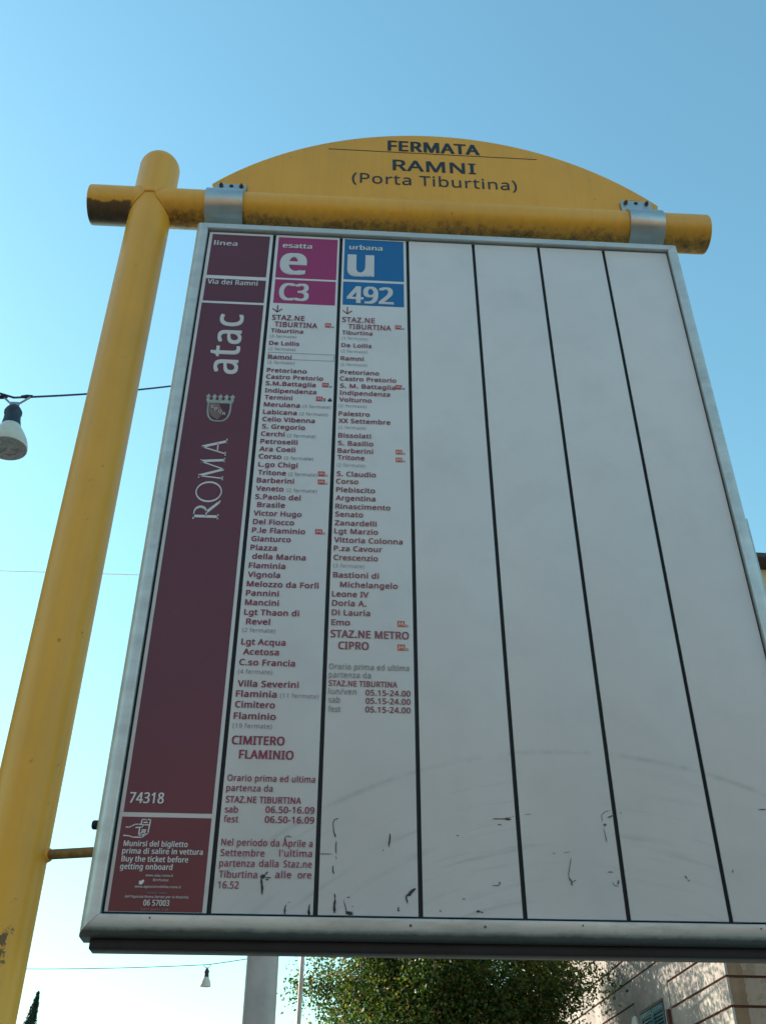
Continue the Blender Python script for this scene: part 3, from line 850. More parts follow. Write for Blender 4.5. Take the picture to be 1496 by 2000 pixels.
# --- baked measurements of the print, metres from the panel's lower left inner corner
LIST_A = [('STAZ.NE', 0.1612, 1.2029, 0.068, 't1'), ('TIBURTINA', 0.1679, 1.1827, 0.0887, 't1'), ('Tiburtina', 0.1613, 1.1651, 0.0665, 's'), ('(3 fermate)', 0.1603, 1.1502, 0.0547, 'f'), ('De Lollis', 0.1604, 1.1287, 0.0612, 's'), ('(2 fermate)', 0.1602, 1.1135, 0.0549, 'f'), ('Ramni', 0.1613, 1.0894, 0.0463, 's'), ('(2 fermate)', 0.1607, 1.0755, 0.0543, 'f'), ('Pretoriano', 0.1608, 1.0518, 0.0795, 's'), ('Castro Pretorio', 0.1606, 1.0338, 0.1135, 's'), ('S.M.Battaglia', 0.1608, 1.0157, 0.0991, 's'), ('Indipendenza', 0.1607, 0.9965, 0.1012, 's'), ('Termini', 0.1614, 0.9781, 0.0538, 's'), ('Merulana', 0.1613, 0.9593, 0.0697, 's'), ('(3 fermate)', 0.2368, 0.9595, 0.0557, 'f'), ('Labicana', 0.161, 0.9397, 0.065, 's'), ('(2 fermate)', 0.2322, 0.9399, 0.0548, 'f'), ('Celio Vibenna', 0.1611, 0.921, 0.1009, 's'), ('S. Gregorio', 0.1617, 0.9025, 0.0821, 's'), ('Cerchi', 0.1609, 0.8838, 0.0445, 's'), ('(2 fermate)', 0.2109, 0.883, 0.0548, 'f'), ('Petroselli', 0.1613, 0.8648, 0.0701, 's'), ('Ara Coeli', 0.1608, 0.8463, 0.0669, 's'), ('Corso', 0.1607, 0.8283, 0.0417, 's'), ('(2 fermate)', 0.2082, 0.8276, 0.055, 'f'), ('L.go Chigi', 0.1614, 0.8087, 0.0728, 's'), ('Tritone', 0.1619, 0.7894, 0.0515, 's'), ('(2 fermate)', 0.2182, 0.7893, 0.0533, 'f'), ('Barberini', 0.1613, 0.771, 0.068, 's'), ('Veneto', 0.1612, 0.752, 0.0499, 's'), ('(2 fermate)', 0.2172, 0.7515, 0.0558, 'f'), ('S.Paolo del', 0.1612, 0.7328, 0.0822, 's'), ('Brasile', 0.1661, 0.7148, 0.0498, 's'), ('Victor Hugo', 0.1609, 0.6956, 0.086, 's'), ('Del Fiocco', 0.1614, 0.6766, 0.073, 's'), ('P.le Flaminio', 0.161, 0.658, 0.0942, 's'), ('Gianturco', 0.1615, 0.6395, 0.0689, 's'), ('Piazza', 0.1613, 0.6206, 0.0456, 's'), ('della Marina', 0.1659, 0.6021, 0.0928, 's'), ('Flaminia', 0.1613, 0.5829, 0.0627, 's'), ('Vignola', 0.161, 0.5642, 0.0551, 's'), ('Melozzo da Forlì', 0.1607, 0.5451, 0.1233, 's'), ('Pannini', 0.1608, 0.5266, 0.0553, 's'), ('Mancini', 0.1607, 0.508, 0.0565, 's'), ('Lgt Thaon di', 0.1607, 0.4889, 0.0921, 's'), ('Revel', 0.1655, 0.4707, 0.0392, 's'), ('(2 fermate)', 0.1602, 0.4557, 0.0548, 'f'), ('Lgt Acqua', 0.1607, 0.4322, 0.0723, 's'), ('Acetosa', 0.1651, 0.4137, 0.0581, 's'), ('C.so Francia', 0.1605, 0.3943, 0.0903, 's'), ('(4 fermate)', 0.1595, 0.3789, 0.0555, 'f'), ('Villa Severini', 0.161, 0.3558, 0.0977, 's'), ('Flaminia', 0.1598, 0.3378, 0.0643, 's'), ('(11 fermate)', 0.2303, 0.3379, 0.0616, 'f'), ('Cimitero', 0.16, 0.3191, 0.0625, 's'), ('Flaminio', 0.1596, 0.2994, 0.0655, 's'), ('(19 fermate)', 0.1591, 0.2843, 0.0615, 'f'), ('CIMITERO', 0.1604, 0.2571, 0.0808, 't2'), ('FLAMINIO', 0.1735, 0.2341, 0.0831, 't2'), ('Orario prima ed ultima', 0.1588, 0.198, 0.1332, 'o'), ('partenza da', 0.1586, 0.1822, 0.0696, 'o'), ('STAZ.NE TIBURTINA', 0.1593, 0.1643, 0.1126, 'ob'), ('sab', 0.1593, 0.149, 0.0192, 'o'), ('06.50-16.09', 0.2199, 0.1498, 0.0726, 'ob'), ('fest', 0.1589, 0.1343, 0.0212, 'o'), ('06.50-16.09', 0.2199, 0.1348, 0.0729, 'ob'), ('Nel periodo da Aprile a', 0.1585, 0.0999, 0.1335, 'o'), ('Settembre', 0.1587, 0.0846, 0.0638, 'o'), ("l'ultima", 0.2443, 0.0854, 0.0475, 'o'), ('partenza', 0.1586, 0.0696, 0.0505, 'o'), ('dalla', 0.2159, 0.0699, 0.0281, 'o'), ('Staz.ne', 0.2512, 0.0699, 0.0408, 'o'), ('Tiburtina', 0.1593, 0.0538, 0.0547, 'o'), ('alle', 0.2402, 0.0545, 0.0229, 'o'), ('ore', 0.2725, 0.0546, 0.0197, 'o'), ('16.52', 0.1595, 0.0387, 0.0293, 'o')]
LIST_B = [('STAZ.NE', 0.3083, 1.2055, 0.069, 't1'), ('TIBURTINA', 0.3217, 1.1853, 0.09, 't1'), ('Tiburtina', 0.3092, 1.1684, 0.0632, 's'), ('(3 fermate)', 0.3083, 1.1535, 0.0547, 'f'), ('De Lollis', 0.3088, 1.1313, 0.062, 's'), ('(2 fermate)', 0.308, 1.1156, 0.0546, 'f'), ('Ramni', 0.3085, 1.0935, 0.0462, 's'), ('(2 fermate)', 0.3077, 1.0778, 0.0548, 'f'), ('Pretoriano', 0.3087, 1.0548, 0.0782, 's'), ('Castro Pretorio', 0.3082, 1.0368, 0.1132, 's'), ('S. M. Battaglia', 0.3092, 1.0173, 0.1103, 's'), ('Indipendenza', 0.3085, 0.9983, 0.1003, 's'), ('Volturno', 0.3085, 0.9799, 0.0635, 's'), ('(2 fermate)', 0.3081, 0.9652, 0.0542, 'f'), ('Palestro', 0.3082, 0.943, 0.0604, 's'), ('XX Settembre', 0.3085, 0.9245, 0.1006, 's'), ('(2 fermate)', 0.3084, 0.9091, 0.0538, 'f'), ('Bissolati', 0.309, 0.8873, 0.0625, 's'), ('S. Basilio', 0.309, 0.8679, 0.0671, 's'), ('Barberini', 0.3088, 0.8493, 0.067, 's'), ('Tritone', 0.3088, 0.8325, 0.0507, 's'), ('(2 fermate)', 0.3079, 0.8157, 0.0542, 'f'), ('S. Claudio', 0.3086, 0.7929, 0.0729, 's'), ('Corso', 0.3079, 0.7753, 0.041, 's'), ('Plebiscito', 0.3085, 0.7556, 0.0716, 's'), ('Argentina', 0.3083, 0.7367, 0.0726, 's'), ('Rinascimento', 0.3083, 0.7175, 0.1002, 's'), ('Senato', 0.3084, 0.6996, 0.0502, 's'), ('Zanardelli', 0.3082, 0.6802, 0.0751, 's'), ('Lgt Marzio', 0.308, 0.6622, 0.078, 's'), ('Vittoria Colonna', 0.3081, 0.643, 0.1221, 's'), ('P.za Cavour', 0.3082, 0.6248, 0.0854, 's'), ('Crescenzio', 0.3083, 0.6053, 0.0777, 's'), ('(3 fermate)', 0.3078, 0.5897, 0.0548, 'f'), ('Bastioni di', 0.3085, 0.569, 0.0795, 's'), ('Michelangelo', 0.3214, 0.5495, 0.0994, 's'), ('Leone IV', 0.3078, 0.5302, 0.0623, 's'), ('Doria A.', 0.3084, 0.512, 0.0579, 's'), ('Di Lauria', 0.3085, 0.4934, 0.0646, 's'), ('Emo', 0.3084, 0.4742, 0.0308, 's'), ('STAZ.NE METRO', 0.3078, 0.4507, 0.1309, 't2'), ('CIPRO', 0.3214, 0.4289, 0.0498, 't2'), ('Orario prima ed ultima', 0.307, 0.3918, 0.1318, 'o'), ('partenza da', 0.307, 0.3767, 0.0686, 'o'), ('STAZ.NE TIBURTINA', 0.3073, 0.3612, 0.1114, 'ob'), ('lun/ven', 0.3073, 0.347, 0.0453, 'o'), ('05.15-24.00', 0.3677, 0.3459, 0.0723, 'ob'), ('sab', 0.3078, 0.3321, 0.0185, 'o'), ('05.15-24.00', 0.3679, 0.3315, 0.0719, 'ob'), ('fest', 0.3078, 0.3159, 0.0195, 'o'), ('05.15-24.00', 0.3676, 0.3165, 0.072, 'ob')]
HEAD_L = [('linea', 0.0182, 1.4319, 0.0503, 0.0204), ('Via dei Ramni', 0.0165, 1.3041, 0.1066, 0.0143), ('74318', 0.0164, 0.1605, 0.0502, 0.0161)]
HEAD_E = [('esatta', 0.1707, 1.4338, 0.0639, 0.0185), ('e', 0.1722, 1.3476, 0.0492, 0.066), ('C3', 0.1733, 1.2638, 0.0593, 0.0521)]
HEAD_U = [('urbana', 0.3196, 1.4384, 0.0729, 0.0196), ('u', 0.3207, 1.3515, 0.0493, 0.0679), ('492', 0.3192, 1.265, 0.0962, 0.0513)]
TICKET = [('Munirsi del biglietto', 0.0179, 0.0962, 0.092, 0.0067), ('prima di salire in vettura', 0.0174, 0.0855, 0.1155, 0.006), ('Buy the ticket before', 0.018, 0.074, 0.0952, 0.0059), ('getting onboard', 0.0177, 0.0631, 0.0741, 0.0059)]
TICKSMALL = [('www.atac.roma.it', 0.0553, 0.0534, 0.0389, 0.0025), ('@infoatac', 0.0666, 0.047, 0.0222, 0.0032), ('www.agenziamobilita.roma.it', 0.0423, 0.0376, 0.0649, 0.003), ('contact center', 0.0605, 0.0292, 0.0285, 0.0021), ("dell'Agenzia Roma Servizi per la Mobilità", 0.0302, 0.0237, 0.0891, 0.003), ('06 57003', 0.0576, 0.0132, 0.0359, 0.0069), ('Tutti i giorni, h 24', 0.0544, 0.0066, 0.0389, 0.003)]
HEADER = [('FERMATA', 0.4111, 1.8881, 0.232, 0.044), ('RAMNI', 0.4229, 1.8071, 0.207, 0.0446), ('(Porta Tiburtina)', 0.3207, 1.7496, 0.4101, 0.0426)]
BLOCKS = {'l1': (0.0115, 1.3332, 0.14, 1.4692), 'l2': (0.0114, 1.2523, 0.1407, 1.3221), 'l3': (0.0102, 0.1466, 0.1408, 1.2453), 'l4': (0.0094, 0.0051, 0.1408, 0.1396), 'e1': (0.1597, 1.3348, 0.2922, 1.4691), 'e2': (0.1603, 1.2544, 0.2918, 1.3287), 'u1': (0.3082, 1.3392, 0.4407, 1.4732), 'u2': (0.3078, 1.2585, 0.4401, 1.3314)}
ICONS = [(0.2729, 1.1863, 0.2855, 1.1992, 'b'), (0.2731, 1.0164, 0.2863, 1.0284, 'b'), (0.2622, 0.9788, 0.2753, 0.9908, 't'), (0.2735, 0.7906, 0.2861, 0.8024, 'a'), (0.2737, 0.7716, 0.2867, 0.7832, 'a'), (0.2734, 0.659, 0.286, 0.6699, 'a'), (0.4204, 1.19, 0.4333, 1.2022, 'b'), (0.4198, 1.0188, 0.4329, 1.0306, 'b'), (0.4195, 0.8505, 0.4317, 0.8621, 'a'), (0.4194, 0.8315, 0.4315, 0.8429, 'a'), (0.4199, 0.4741, 0.4324, 0.4858, 'a'), (0.4197, 0.429, 0.4324, 0.4408, 'a')]
MARKS = [([(0.3293, 0.1435), (0.3232, 0.1418), (0.3212, 0.1354), (0.3224, 0.1241), (0.3249, 0.1163)], 0.0013), ([(0.3248, 0.1196), (0.3249, 0.1152)], 0.0034), ([(0.3268, 0.1096), (0.326, 0.0996), (0.3273, 0.0908)], 0.0015), ([(0.327, 0.0875), (0.3276, 0.0825)], 0.0011), ([(0.3226, 0.0737), (0.3228, 0.0668), (0.3247, 0.0615)], 0.0017), ([(0.3263, 0.034), (0.3274, 0.0267)], 0.0026), ([(0.3274, 0.0267), (0.3264, 0.0173), (0.3267, 0.007)], 0.0037), ([(0.4063, 0.1224), (0.4056, 0.1123), (0.4047, 0.1023)], 0.0025), ([(0.396, 0.0988), (0.396, 0.0955)], 0.0011), ([(0.302, 0.0903), (0.3207, 0.0903)], 0.0011), ([(0.3395, 0.0252), (0.3435, 0.0114), (0.3446, 0.0083)], 0.0011), ([(0.342, 0.0093), (0.3527, 0.0089)], 0.0018), ([(0.3429, 0.0073), (0.3532, 0.0064)], 0.0055), ([(0.3394, 0.0021), (0.358, 0.002)], 0.0015), ([(0.3442, 0.0295), (0.3485, 0.0291)], 0.0015), ([(0.3509, 0.0171), (0.3543, 0.0167)], 0.0009), ([(0.443, 0.0433), (0.4363, 0.0379), (0.4308, 0.0326)], 0.0056), ([(0.4297, 0.0347), (0.4297, 0.0284), (0.4311, 0.0221)], 0.0022), ([(0.4181, 0.0178), (0.4176, 0.0115)], 0.0018), ([(0.4161, 0.0119), (0.4202, 0.012)], 0.0015), ([(0.5613, 0.1478), (0.5786, 0.1481), (0.5902, 0.1507)], 0.0012), ([(0.5808, 0.1473), (0.5895, 0.1475)], 0.0031), ([(0.5683, 0.139), (0.5745, 0.1391)], 0.0016), ([(0.5545, 0.0495), (0.5629, 0.0493), (0.5671, 0.0523)], 0.0013), ([(0.5655, 0.0551), (0.5666, 0.0519)], 0.0026), ([(0.5102, 0.0297), (0.5146, 0.0298)], 0.0015), ([(0.4763, 0.0125), (0.4798, 0.0125)], 0.0017), ([(0.5296, 0.0127), (0.5349, 0.0128)], 0.0033), ([(0.5348, 0.0124), (0.54, 0.0114)], 0.0013), ([(0.2912, 0.0188), (0.2911, 0.0095)], 0.0018), ([(0.2911, 0.0105), (0.291, 0.0023)], 0.0036), ([(0.2873, 0.0009), (0.2953, 0.001)], 0.0014), ([(0.5053, 0.1213), (0.5092, 0.1214)], 0.0012), ([(0.7432, 0.1647), (0.735, 0.1624), (0.7291, 0.157), (0.7291, 0.1465)], 0.0011), ([(0.7378, 0.1535), (0.7475, 0.1574)], 0.0031), ([(0.7297, 0.1413), (0.7351, 0.1425)], 0.0044), ([(0.73, 0.1374), (0.7311, 0.1258), (0.732, 0.1151)], 0.0013), ([(0.6754, 0.0918), (0.6718, 0.0794), (0.6688, 0.0682), (0.669, 0.0626)], 0.0013), ([(0.6685, 0.0633), (0.6723, 0.0561), (0.6718, 0.0512)], 0.003), ([(0.6723, 0.0561), (0.6792, 0.0594)], 0.0021), ([(0.7323, 0.0572), (0.7348, 0.0531), (0.7409, 0.0512)], 0.0013), ([(0.7421, 0.0605), (0.7404, 0.0536)], 0.003), ([(0.7272, 0.0717), (0.7361, 0.0719)], 0.0017), ([(0.8425, 0.0689), (0.845, 0.064)], 0.003), ([(0.8452, 0.0623), (0.8487, 0.0609)], 0.0017), ([(0.9169, 0.0789), (0.9154, 0.0739)], 0.0026), ([(0.6475, 0.0981), (0.6526, 0.0974)], 0.0011), ([(0.6641, 0.0984), (0.6746, 0.1006)], 0.0009), ([(0.7586, 0.1616), (0.7602, 0.1603)], 0.0018), ([(0.6114, 0.1552), (0.6207, 0.1565)], 0.0011), ([(0.5917, 0.1522), (0.5943, 0.1522)], 0.0011), ([(0.9759, 0.1711), (0.9889, 0.1719)], 0.0018), ([(0.2202, 0.0544), (0.2227, 0.0398), (0.2233, 0.0307)], 0.003), ([(0.2188, 0.0556), (0.2262, 0.0569)], 0.0085), ([(0.2249, 0.0588), (0.2293, 0.0632)], 0.0023), ([(0.2264, 0.0551), (0.2342, 0.0546)], 0.0019), ([(0.2266, 0.052), (0.231, 0.0519)], 0.0017), ([(0.2505, 0.1141), (0.2556, 0.1155), (0.2615, 0.1137)], 0.0009), ([(0.2512, 0.1135), (0.251, 0.1051)], 0.0024), ([(0.2579, 0.0175), (0.2569, 0.0139)], 0.0015), ([(0.2568, 0.0151), (0.2566, 0.0044)], 0.0031), ([(0.2533, 0.0014), (0.2601, 0.0011)], 0.0012), ([(0.2913, 0.0168), (0.2909, 0.0121)], 0.0013), ([(0.2909, 0.0132), (0.2907, 0.0038)], 0.0031), ([(0.2877, 0.0016), (0.2945, 0.0015)], 0.0013), ([(0.2603, 0.0201), (0.2633, 0.0218)], 0.0008)]


TEXTS = []          # (parent, object name, material, string, x, z, width, cap height, bold, rotated, y)
def T(parent, nm, mat, s, x, z, w, cap, bold=0.0, y=-.0008, mode='cap', rot=False):
    TEXTS.append((parent, nm, mat, s, x, z, w, cap, bold, y, mode, rot))

def printed(parent, q, mat, nm='colour_block'):
    x0, z0, x1, z1 = q
    return MB().box(x0, -.0004, ZB + z0, x1, .0002, ZB + z1).build(nm, mat, parent)
printed(slats[0], BLOCKS['l1'], 'maroon'); printed(slats[0], BLOCKS['l2'], 'maroon')
printed(slats[0], BLOCKS['l3'], 'maroon'); printed(slats[0], BLOCKS['l4'], 'maroon')
printed(slats[1], BLOCKS['e1'], 'magenta'); printed(slats[1], BLOCKS['e2'], 'magenta')
printed(slats[2], BLOCKS['u1'], 'blue'); printed(slats[2], BLOCKS['u2'], 'blue')

for i, (s, x, z, w, cap) in enumerate(HEAD_L):
    T(slats[0], 'heading_lettering' if i < 2 else 'stop_number', 'whiteink', s, x, z, w, cap if i == 2 else (.0145 if i == 0 else .0145), .020)
for i, (s, x, z, w, cap) in enumerate(HEAD_E):
    T(slats[1], 'heading_lettering', 'whiteink', s, x, z, w, cap if i else .0150, .030 if i < 2 else .028, mode='x' if i == 1 else 'cap')
for i, (s, x, z, w, cap) in enumerate(HEAD_U):
    T(slats[2], 'heading_lettering', 'whiteink', s, x, z, w, cap if i else .0150, .030 if i < 2 else .028, mode='x' if i == 1 else 'cap')
for (s, x, z, w, cap) in TICKET:
    T(slats[0], 'ticket_lettering', 'whiteink', s, x, z, w, .0078, .022)
for (s, x, z, w, cap) in TICKSMALL:
    T(slats[0], 'contact_lettering', 'dimink' if s.startswith(('Tutti', 'contact')) else 'whiteink', s, x, z, w, .0078 if s.startswith('06') else .0032, .02 if s.startswith('06') else .004)
for i, (s, x, z, w, cap) in enumerate(HEADER):
    T(hb, 'header_lettering', 'navy', s, x, z, w, (.0415, .0425, .0385)[i], (.026, .014, .003)[i], y=.0484)
T(hb, 'header_lettering', 'brownink', '74318', 1.0020, 1.7247, .0330, .0085, 0.0, y=.0484)
ST = {'t1': (.0142, .014), 't2': (.0138, .024), 's': (.0107, .018), 'f': (.0078, -.002), 'o': (.0098, .008), 'ob': (.0098, .016)}
for lst, sl, red, grey in ((LIST_A, slats[1], 'redink', 'greyink'), (LIST_B, slats[2], 'redink2', 'greyink2')):
    for (s, x, z, w, st) in lst:
        cap, bold = ST[st]
        top = z > 1.0
        mat = grey if st == 'f' else red
        nm = {'f': 'stop_count_lettering', 'o': 'timetable_lettering', 'ob': 'timetable_lettering'}.get(st, 'stop_list_lettering')
        if st == 'o':
            mat = red if sl is slats[1] else grey
        T(sl, nm, mat, s, x, z, w, cap, bold)

# vertical operator name: baseline runs up the strip
T(slats[0], 'operator_lettering', 'whiteink', 'atac', .1012, 1.0425, .1690, .0468, .012, mode='x', rot=True)

# city crest: shield with crown
cx, cz = .0750, .9415
def shield(sx_, top, bot):
    pts = [(-1.0, top), (1.0, top)]
    for k in range(1, 13):
        t = k / 12
        pts.append((1.0 * math.cos(t * math.pi / 2) ** .65 + (.03 * math.sin(t * 3)), top + (bot - top) * (0.25 + .75 * math.sin(t * math.pi / 2))))
    left_ = [(-p[0], p[1]) for p in reversed(pts[2:-1])]
    return [(cx + p[0] * sx_, ZB + cz + p[1]) for p in pts + left_]
crest = MB()
crest.poly(shield(.0235, .0250, -.0265), -.0008)
for k in range(5):
    u = cx + (-2 + k) * .0118
    z_ = ZB + cz + .0260
    crest.poly([(u - .0035, z_ + .0010), (u + .0035, z_ + .0010), (u + .0025, z_ + .0085), (u + .0052, z_ + .0125), (u + .0022, z_ + .0150), (u, z_ + .0195), (u - .0022, z_ + .0150), (u - .0052, z_ + .0125), (u - .0025, z_ + .0085)], -.0008)
crest.poly([(cx - .0250, ZB + cz + .0215), (cx + .0250, ZB + cz + .0215), (cx + .0262, ZB + cz + .0285), (cx - .0262, ZB + cz + .0285)], -.0010)
cr = crest.build('crest', 'crest', slats[0], fix=False)
MB().poly(shield(.0200, .0205, -.0235), -.0012).build('shield_field', 'crestred', cr, fix=False)
MB().poly([(cx - .0190, ZB + cz + .0195), (cx - .002, ZB + cz + .0195), (cx + .010, ZB + cz - .004), (cx - .001, ZB + cz - .0225), (cx - .0125, ZB + cz - .0135), (cx - .0190, ZB + cz - .002)], -.0014).build('shield_field', 'crestbr', cr, fix=False)

for q_, ch in enumerate('SPQR'):
    T(slats[0], 'crest_letter', 'whiteink', ch, cx - .0165 + q_ * .0082, cz + .0065 - q_ * .0056, .0058, .0072, .004, y=-.0018)

# bird-like blob beside the account name
MB().poly([(.0473, ZB + .0425), (.0515, ZB + .0420), (.0540, ZB + .0455), (.0545, ZB + .0480), (.0520, ZB + .0490), (.0500, ZB + .0470), (.0472, ZB + .0475)], -.0008).build('bird_mark', 'whiteink', slats[0], fix=False)

FONT = None
try:
    import os
    fp = os.path.join(bpy.utils.system_resource('DATAFILES'), 'fonts', 'NotoSansHebrew-Regular.woff2')
    if os.path.exists(fp):
        FONT = bpy.data.fonts.load(fp)
except Exception:
    FONT = None
jobs = []
cap_ref = x_ref = None
for (parent, nm, mat, s, x, z, w, cap, bold, y, mode, rot) in TEXTS + [(None, 'H', None, 'H', 0, 0, 0, 0, 0, 0, '', 0), (None, 'x', None, 'x', 0, 0, 0, 0, 0, 0, '', 0)]:
    cu = bpy.data.curves.new('tmp_text', 'FONT')
    cu.body = s
    cu.size = 1.0
    if FONT is not None:
        cu.font = FONT
    cu.resolution_u = 3
    cu.space_character = 1.06 if len(s) > 3 else 1.0
    ob = bpy.data.objects.new('tmp_text', cu)
    coll.objects.link(ob)
    jobs.append(ob)
bpy.context.view_layer.update()
dg = bpy.context.evaluated_depsgraph_get()
meshes = []
for ob in jobs:
    me = bpy.data.meshes.new_from_object(ob.evaluated_get(dg))
    nv = len(me.vertices)
    co = np.empty(nv * 3)
    me.vertices.foreach_get('co', co)
    meshes.append((co.reshape(-1, 3), [tuple(p.vertices) for p in me.polygons]))
    bpy.data.meshes.remove(me)
for ob in jobs:
    cu = ob.data
    bpy.data.objects.remove(ob)
    bpy.data.curves.remove(cu)
CAPH = meshes[-2][0][:, 1].max()
XH = meshes[-1][0][:, 1].max()
for (parent, nm, mat, s, x, z, w, cap, bold, y, mode, rot), (co, fs) in zip(TEXTS, meshes[:-2]):
    ref = XH if mode == 'x' else CAPH
    mn, mxx = co[:, 0].min(), co[:, 0].max()
    sx = w / (mxx - mn)
    sz = cap / ref
    a = (co[:, 0] - mn) * sx
    b = co[:, 1] * sz
    # heavier weights: the same outlines laid side by side, a hair apart in depth
    bx = bold * 1.25 * sx
    copies = [(0, 0)] if bold <= 0 else [(-bx, -bx * .3), (bx, -bx * .3), (-bx, bx * .3), (bx, bx * .3), (0, 0)]
    mb = MB()
    for ci, (ox, oz) in enumerate(copies):
        yy = y - .00012 * ci
        if rot:
            vs = [(x - bb - oz, yy, ZB + z + aa + ox) for aa, bb in zip(a, b)]
        else:
            vs = [(x + aa + ox, yy, ZB + z + bb + oz) for aa, bb in zip(a, b)]
        mb.add(vs, fs)
    mb.build(nm, mat, parent, fix=False)

# ROMA in thin-and-thick serif capitals, read bottom to top (u along the strip, v = height of letters)
def roma():
    mb = MB()
    B, Hh = .0981, .0452
    def P(u, v): return (B - v * Hh, ZB + u)
    def quad(a, b, wa, wb=None):
        wb = wa if wb is None else wb
        wa, wb = wa * 1.15 + .0005, wb * 1.15 + .0005
        a, b = Vector(a), Vector(b)
        d = (b - a).normalized(); n_ = Vector((-d.y, d.x))
        pts = [a + n_ * wa / 2, b + n_ * wb / 2, b - n_ * wb / 2, a - n_ * wa / 2]
        mb.poly([(B - p.y, ZB + p.x) for p in pts], -.0008)
    h = Hh
    def ser(u, v, w=.011):
        quad((u - w / 2, v), (u + w / 2, v), .0016)
    # R
    u = .6895
    quad((u, 0), (u, h), .0046); ser(u, .0008); ser(u - .001, h - .0008)
    pts = []
    for k in range(17):
        a = -math.pi / 2 + math.pi * k / 16
        pts.append((u + .0085 + .0125 * math.cos(a), h * .735 + h * .245 * math.sin(a)))
    pts = [(u, h * .49)] + pts + [(u, h * .98)]
    for k in range(len(pts) - 1):
        tt = k / (len(pts) - 2)
        wd = .0014 + .0032 * math.sin(math.pi * tt) ** 2
        quad(pts[k], pts[k + 1], wd)
    quad((u + .009, h * .50), (u + .0325, h * .03), .0044, .0040); quad((u + .031, h * .035), (u + .0365, -.0003), .0026, .0012)
    # O
    c = (.7452, h * .5)
    ro, ri = (.0240, h * .53), (.0200, h * .485)
    n_ = 40
    for k in range(n_):
        a1, a2 = 2 * math.pi * k / n_, 2 * math.pi * (k + 1) / n_
        q = [(c[0] + ro[0] * math.cos(a1), c[1] + ro[1] * math.sin(a1)), (c[0] + ro[0] * math.cos(a2), c[1] + ro[1] * math.sin(a2)),
             (c[0] + ri[0] * math.cos(a2), c[1] + ri[1] * math.sin(a2)), (c[0] + ri[0] * math.cos(a1), c[1] + ri[1] * math.sin(a1))]
        mb.poly([(B - p[1], ZB + p[0]) for p in q], -.0008)
    # M
    quad((.7770, 0), (.7815, h), .0020); quad((.7815, h), (.7985, 0), .0044, .0040); quad((.7985, 0), (.8160, h), .0018); quad((.8160, h), (.8205, 0), .0046)
    ser(.7772, .0008, .009); ser(.8205, .0008, .010); ser(.7795, h - .0008, .006); ser(.8175, h - .0008, .006)
    # A
    quad((.8355, 0), (.8510, h * 1.02), .0020); quad((.8510, h * 1.02), (.8665, 0), .0046); quad((.8410, h * .36), (.8610, h * .36), .0016)
    ser(.8355, .0008, .009); ser(.8672, .0008, .011)
    return mb
roma().build('city_lettering', 'whiteink', slats[0], fix=False)

# outline drawing: a hand stamping a ticket
def strokes(parent, nm, mat, lines, w, y=-.0008):
    mb = MB()
    for ln in lines:
        for a, b in zip(ln[:-1], ln[1:]):
            a_, b_ = Vector(a), Vector(b)
            d = (b_ - a_)
            if d.length < 1e-6:
                continue
            d.normalize(); n_ = Vector((-d.y, d.x)) * w / 2
            e = d * w * .35
            pts = [a_ - e + n_, b_ + e + n_, b_ + e - n_, a_ - e - n_]
            mb.poly([(p.x, ZB + p.y) for p in pts], y)
    return mb.build(nm, mat, parent, fix=False)
def hz_(x, y):      # drawing units of the pictogram, 1000 wide
    return (.0171 + (x - 250) * .0000478, .1240 + (385 - y) * .0000525)
strokes(slats[0], 'ticket_pictogram', 'whiteink', [
    [hz_(260, 385), hz_(350, 390), hz_(430, 350), hz_(520, 305), hz_(620, 300), hz_(790, 310), hz_(740, 380), hz_(560, 395)],
    [hz_(220, 620), hz_(380, 630), hz_(500, 665), hz_(770, 665), hz_(860, 610), hz_(945, 545), hz_(975, 160), hz_(880, 160), hz_(850, 185), hz_(800, 160), hz_(715, 165), hz_(700, 290)],
    [hz_(790, 310), hz_(930, 315)], [hz_(675, 410), hz_(670, 600), hz_(760, 610), hz_(880, 560), hz_(800, 520), hz_(700, 560)],
    [hz_(760, 460), hz_(870, 460)], [hz_(780, 245), hz_(890, 245)], [hz_(750, 500), hz_(860, 505)]], .0017)

# arrows, highlighted stop box
strokes(slats[1], 'direction_arrow', 'redink', [[(.1707, 1.2463), (.1707, 1.2270)], [(.1612, 1.2360), (.1707, 1.2265), (.1802, 1.2360)]], .0024)
strokes(slats[2], 'direction_arrow', 'redink2', [[(.3187, 1.2502), (.3187, 1.2308)], [(.3092, 1.2398), (.3187, 1.2303), (.3282, 1.2398)]], .0024)
strokes(slats[1], 'stop_box', 'greyink', [[(.1600, 1.0891), (.2945, 1.0891), (.2945, 1.1069), (.1600, 1.1069), (.1600, 1.0891)]], .0009)
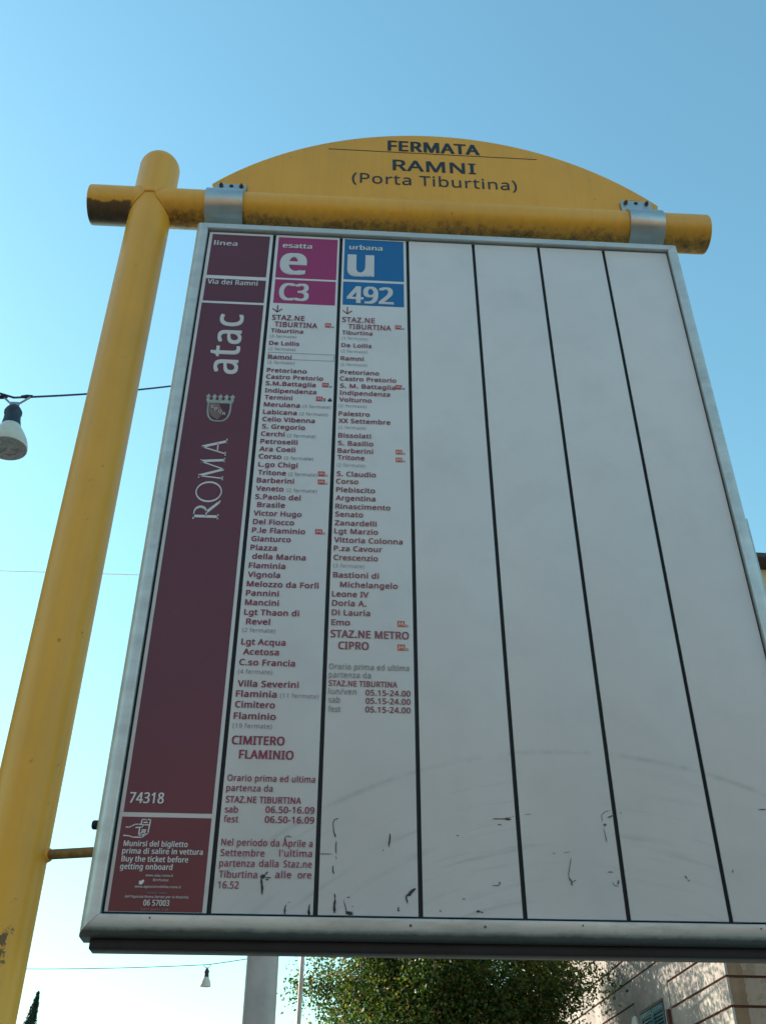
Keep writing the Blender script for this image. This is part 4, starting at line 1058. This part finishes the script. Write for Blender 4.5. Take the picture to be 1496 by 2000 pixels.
# metro and railway symbols
for k, (x0, z0, x1, z1, kind) in enumerate(ICONS):
    sl = slats[1] if k < 6 else slats[2]
    h_ = max(.0085, z1 - z0)
    w_ = max(.0110, x1 - x0)
    b = printed(sl, (x0, z0, x0 + w_, z0 + h_), 'metro' if k < 8 else 'metro2', 'metro_symbol')
    q = lambda u, v: (x0 + w_ * u, z0 + h_ * v)
    strokes(b, 'metro_letter', 'whiteink', [[q(.15, .2), q(.3, .8), q(.5, .3), q(.7, .8), q(.85, .2)]], .0011)
    if kind == 'a':
        strokes(b, 'line_mark', 'metro2', [[(x0 + w_ + .001, z0 + .0006), (x0 + w_ + .0052, z0 + .0006), (x0 + w_ + .0052, z0 + .0040), (x0 + w_ + .001, z0 + .0040), (x0 + w_ + .001, z0 + .0006)]], .0008)
    else:
        printed(b, (x0 + w_ + .0012, z0, x0 + w_ + .0064, z0 + .0038), 'tealp', 'line_mark')
    if kind == 't':
        printed(b, (x0 + w_ + .0012, z0 + .0044, x0 + w_ + .0064, z0 + .0082), 'metro2', 'line_mark')
        o_ = printed(b, (x0 + w_ + .0105, z0, x0 + w_ + .0185, z0 + .0050), 'navy', 'railway_symbol')
        printed(b, (x0 + w_ + .0125, z0 + .0055, x0 + w_ + .0165, z0 + .0085), 'navy', 'railway_symbol')

# burnt and peeled marks on the lower sheets
marks = {}
for pl, w in MARKS:
    cxm = sum(p[0] for p in pl) / len(pl)
    i = min(6, max(0, int(cxm / W)))
    mb = MB()
    marks[len(marks)] = (i, mb)
    rnd2 = random.Random(int(cxm * 10000))
    # densify and vary the width so the stroke has a ragged outline
    pts = []
    for a, b in zip(pl[:-1], pl[1:]):
        steps = max(2, int((Vector(b) - Vector(a)).length / .004))
        for t in range(steps):
            pts.append(Vector(a).lerp(Vector(b), t / steps))
    pts.append(Vector(pl[-1]))
    L_, R_ = [], []
    for k, p in enumerate(pts):
        d = (pts[min(k + 1, len(pts) - 1)] - pts[max(k - 1, 0)])
        d = d.normalized() if d.length > 1e-7 else Vector((0, 1))
        n_ = Vector((-d.y, d.x))
        e = .35 if k in (0, len(pts) - 1) else 1.0
        L_.append(p + n_ * w * .5 * e * rnd2.uniform(.6, 1.25))
        R_.append(p - n_ * w * .5 * e * rnd2.uniform(.6, 1.25))
    for k in range(len(pts) - 1):
        q = [L_[k], L_[k + 1], R_[k + 1], R_[k]]
        mb.add([(p.x, -.0011, ZB + p.y) for p in q], [(0, 1, 2, 3)])
for i, mb in marks.values():
    mb.build('scorch_mark', 'scuff' if i < 4 else 'scuff2', slats[i], fix=False)
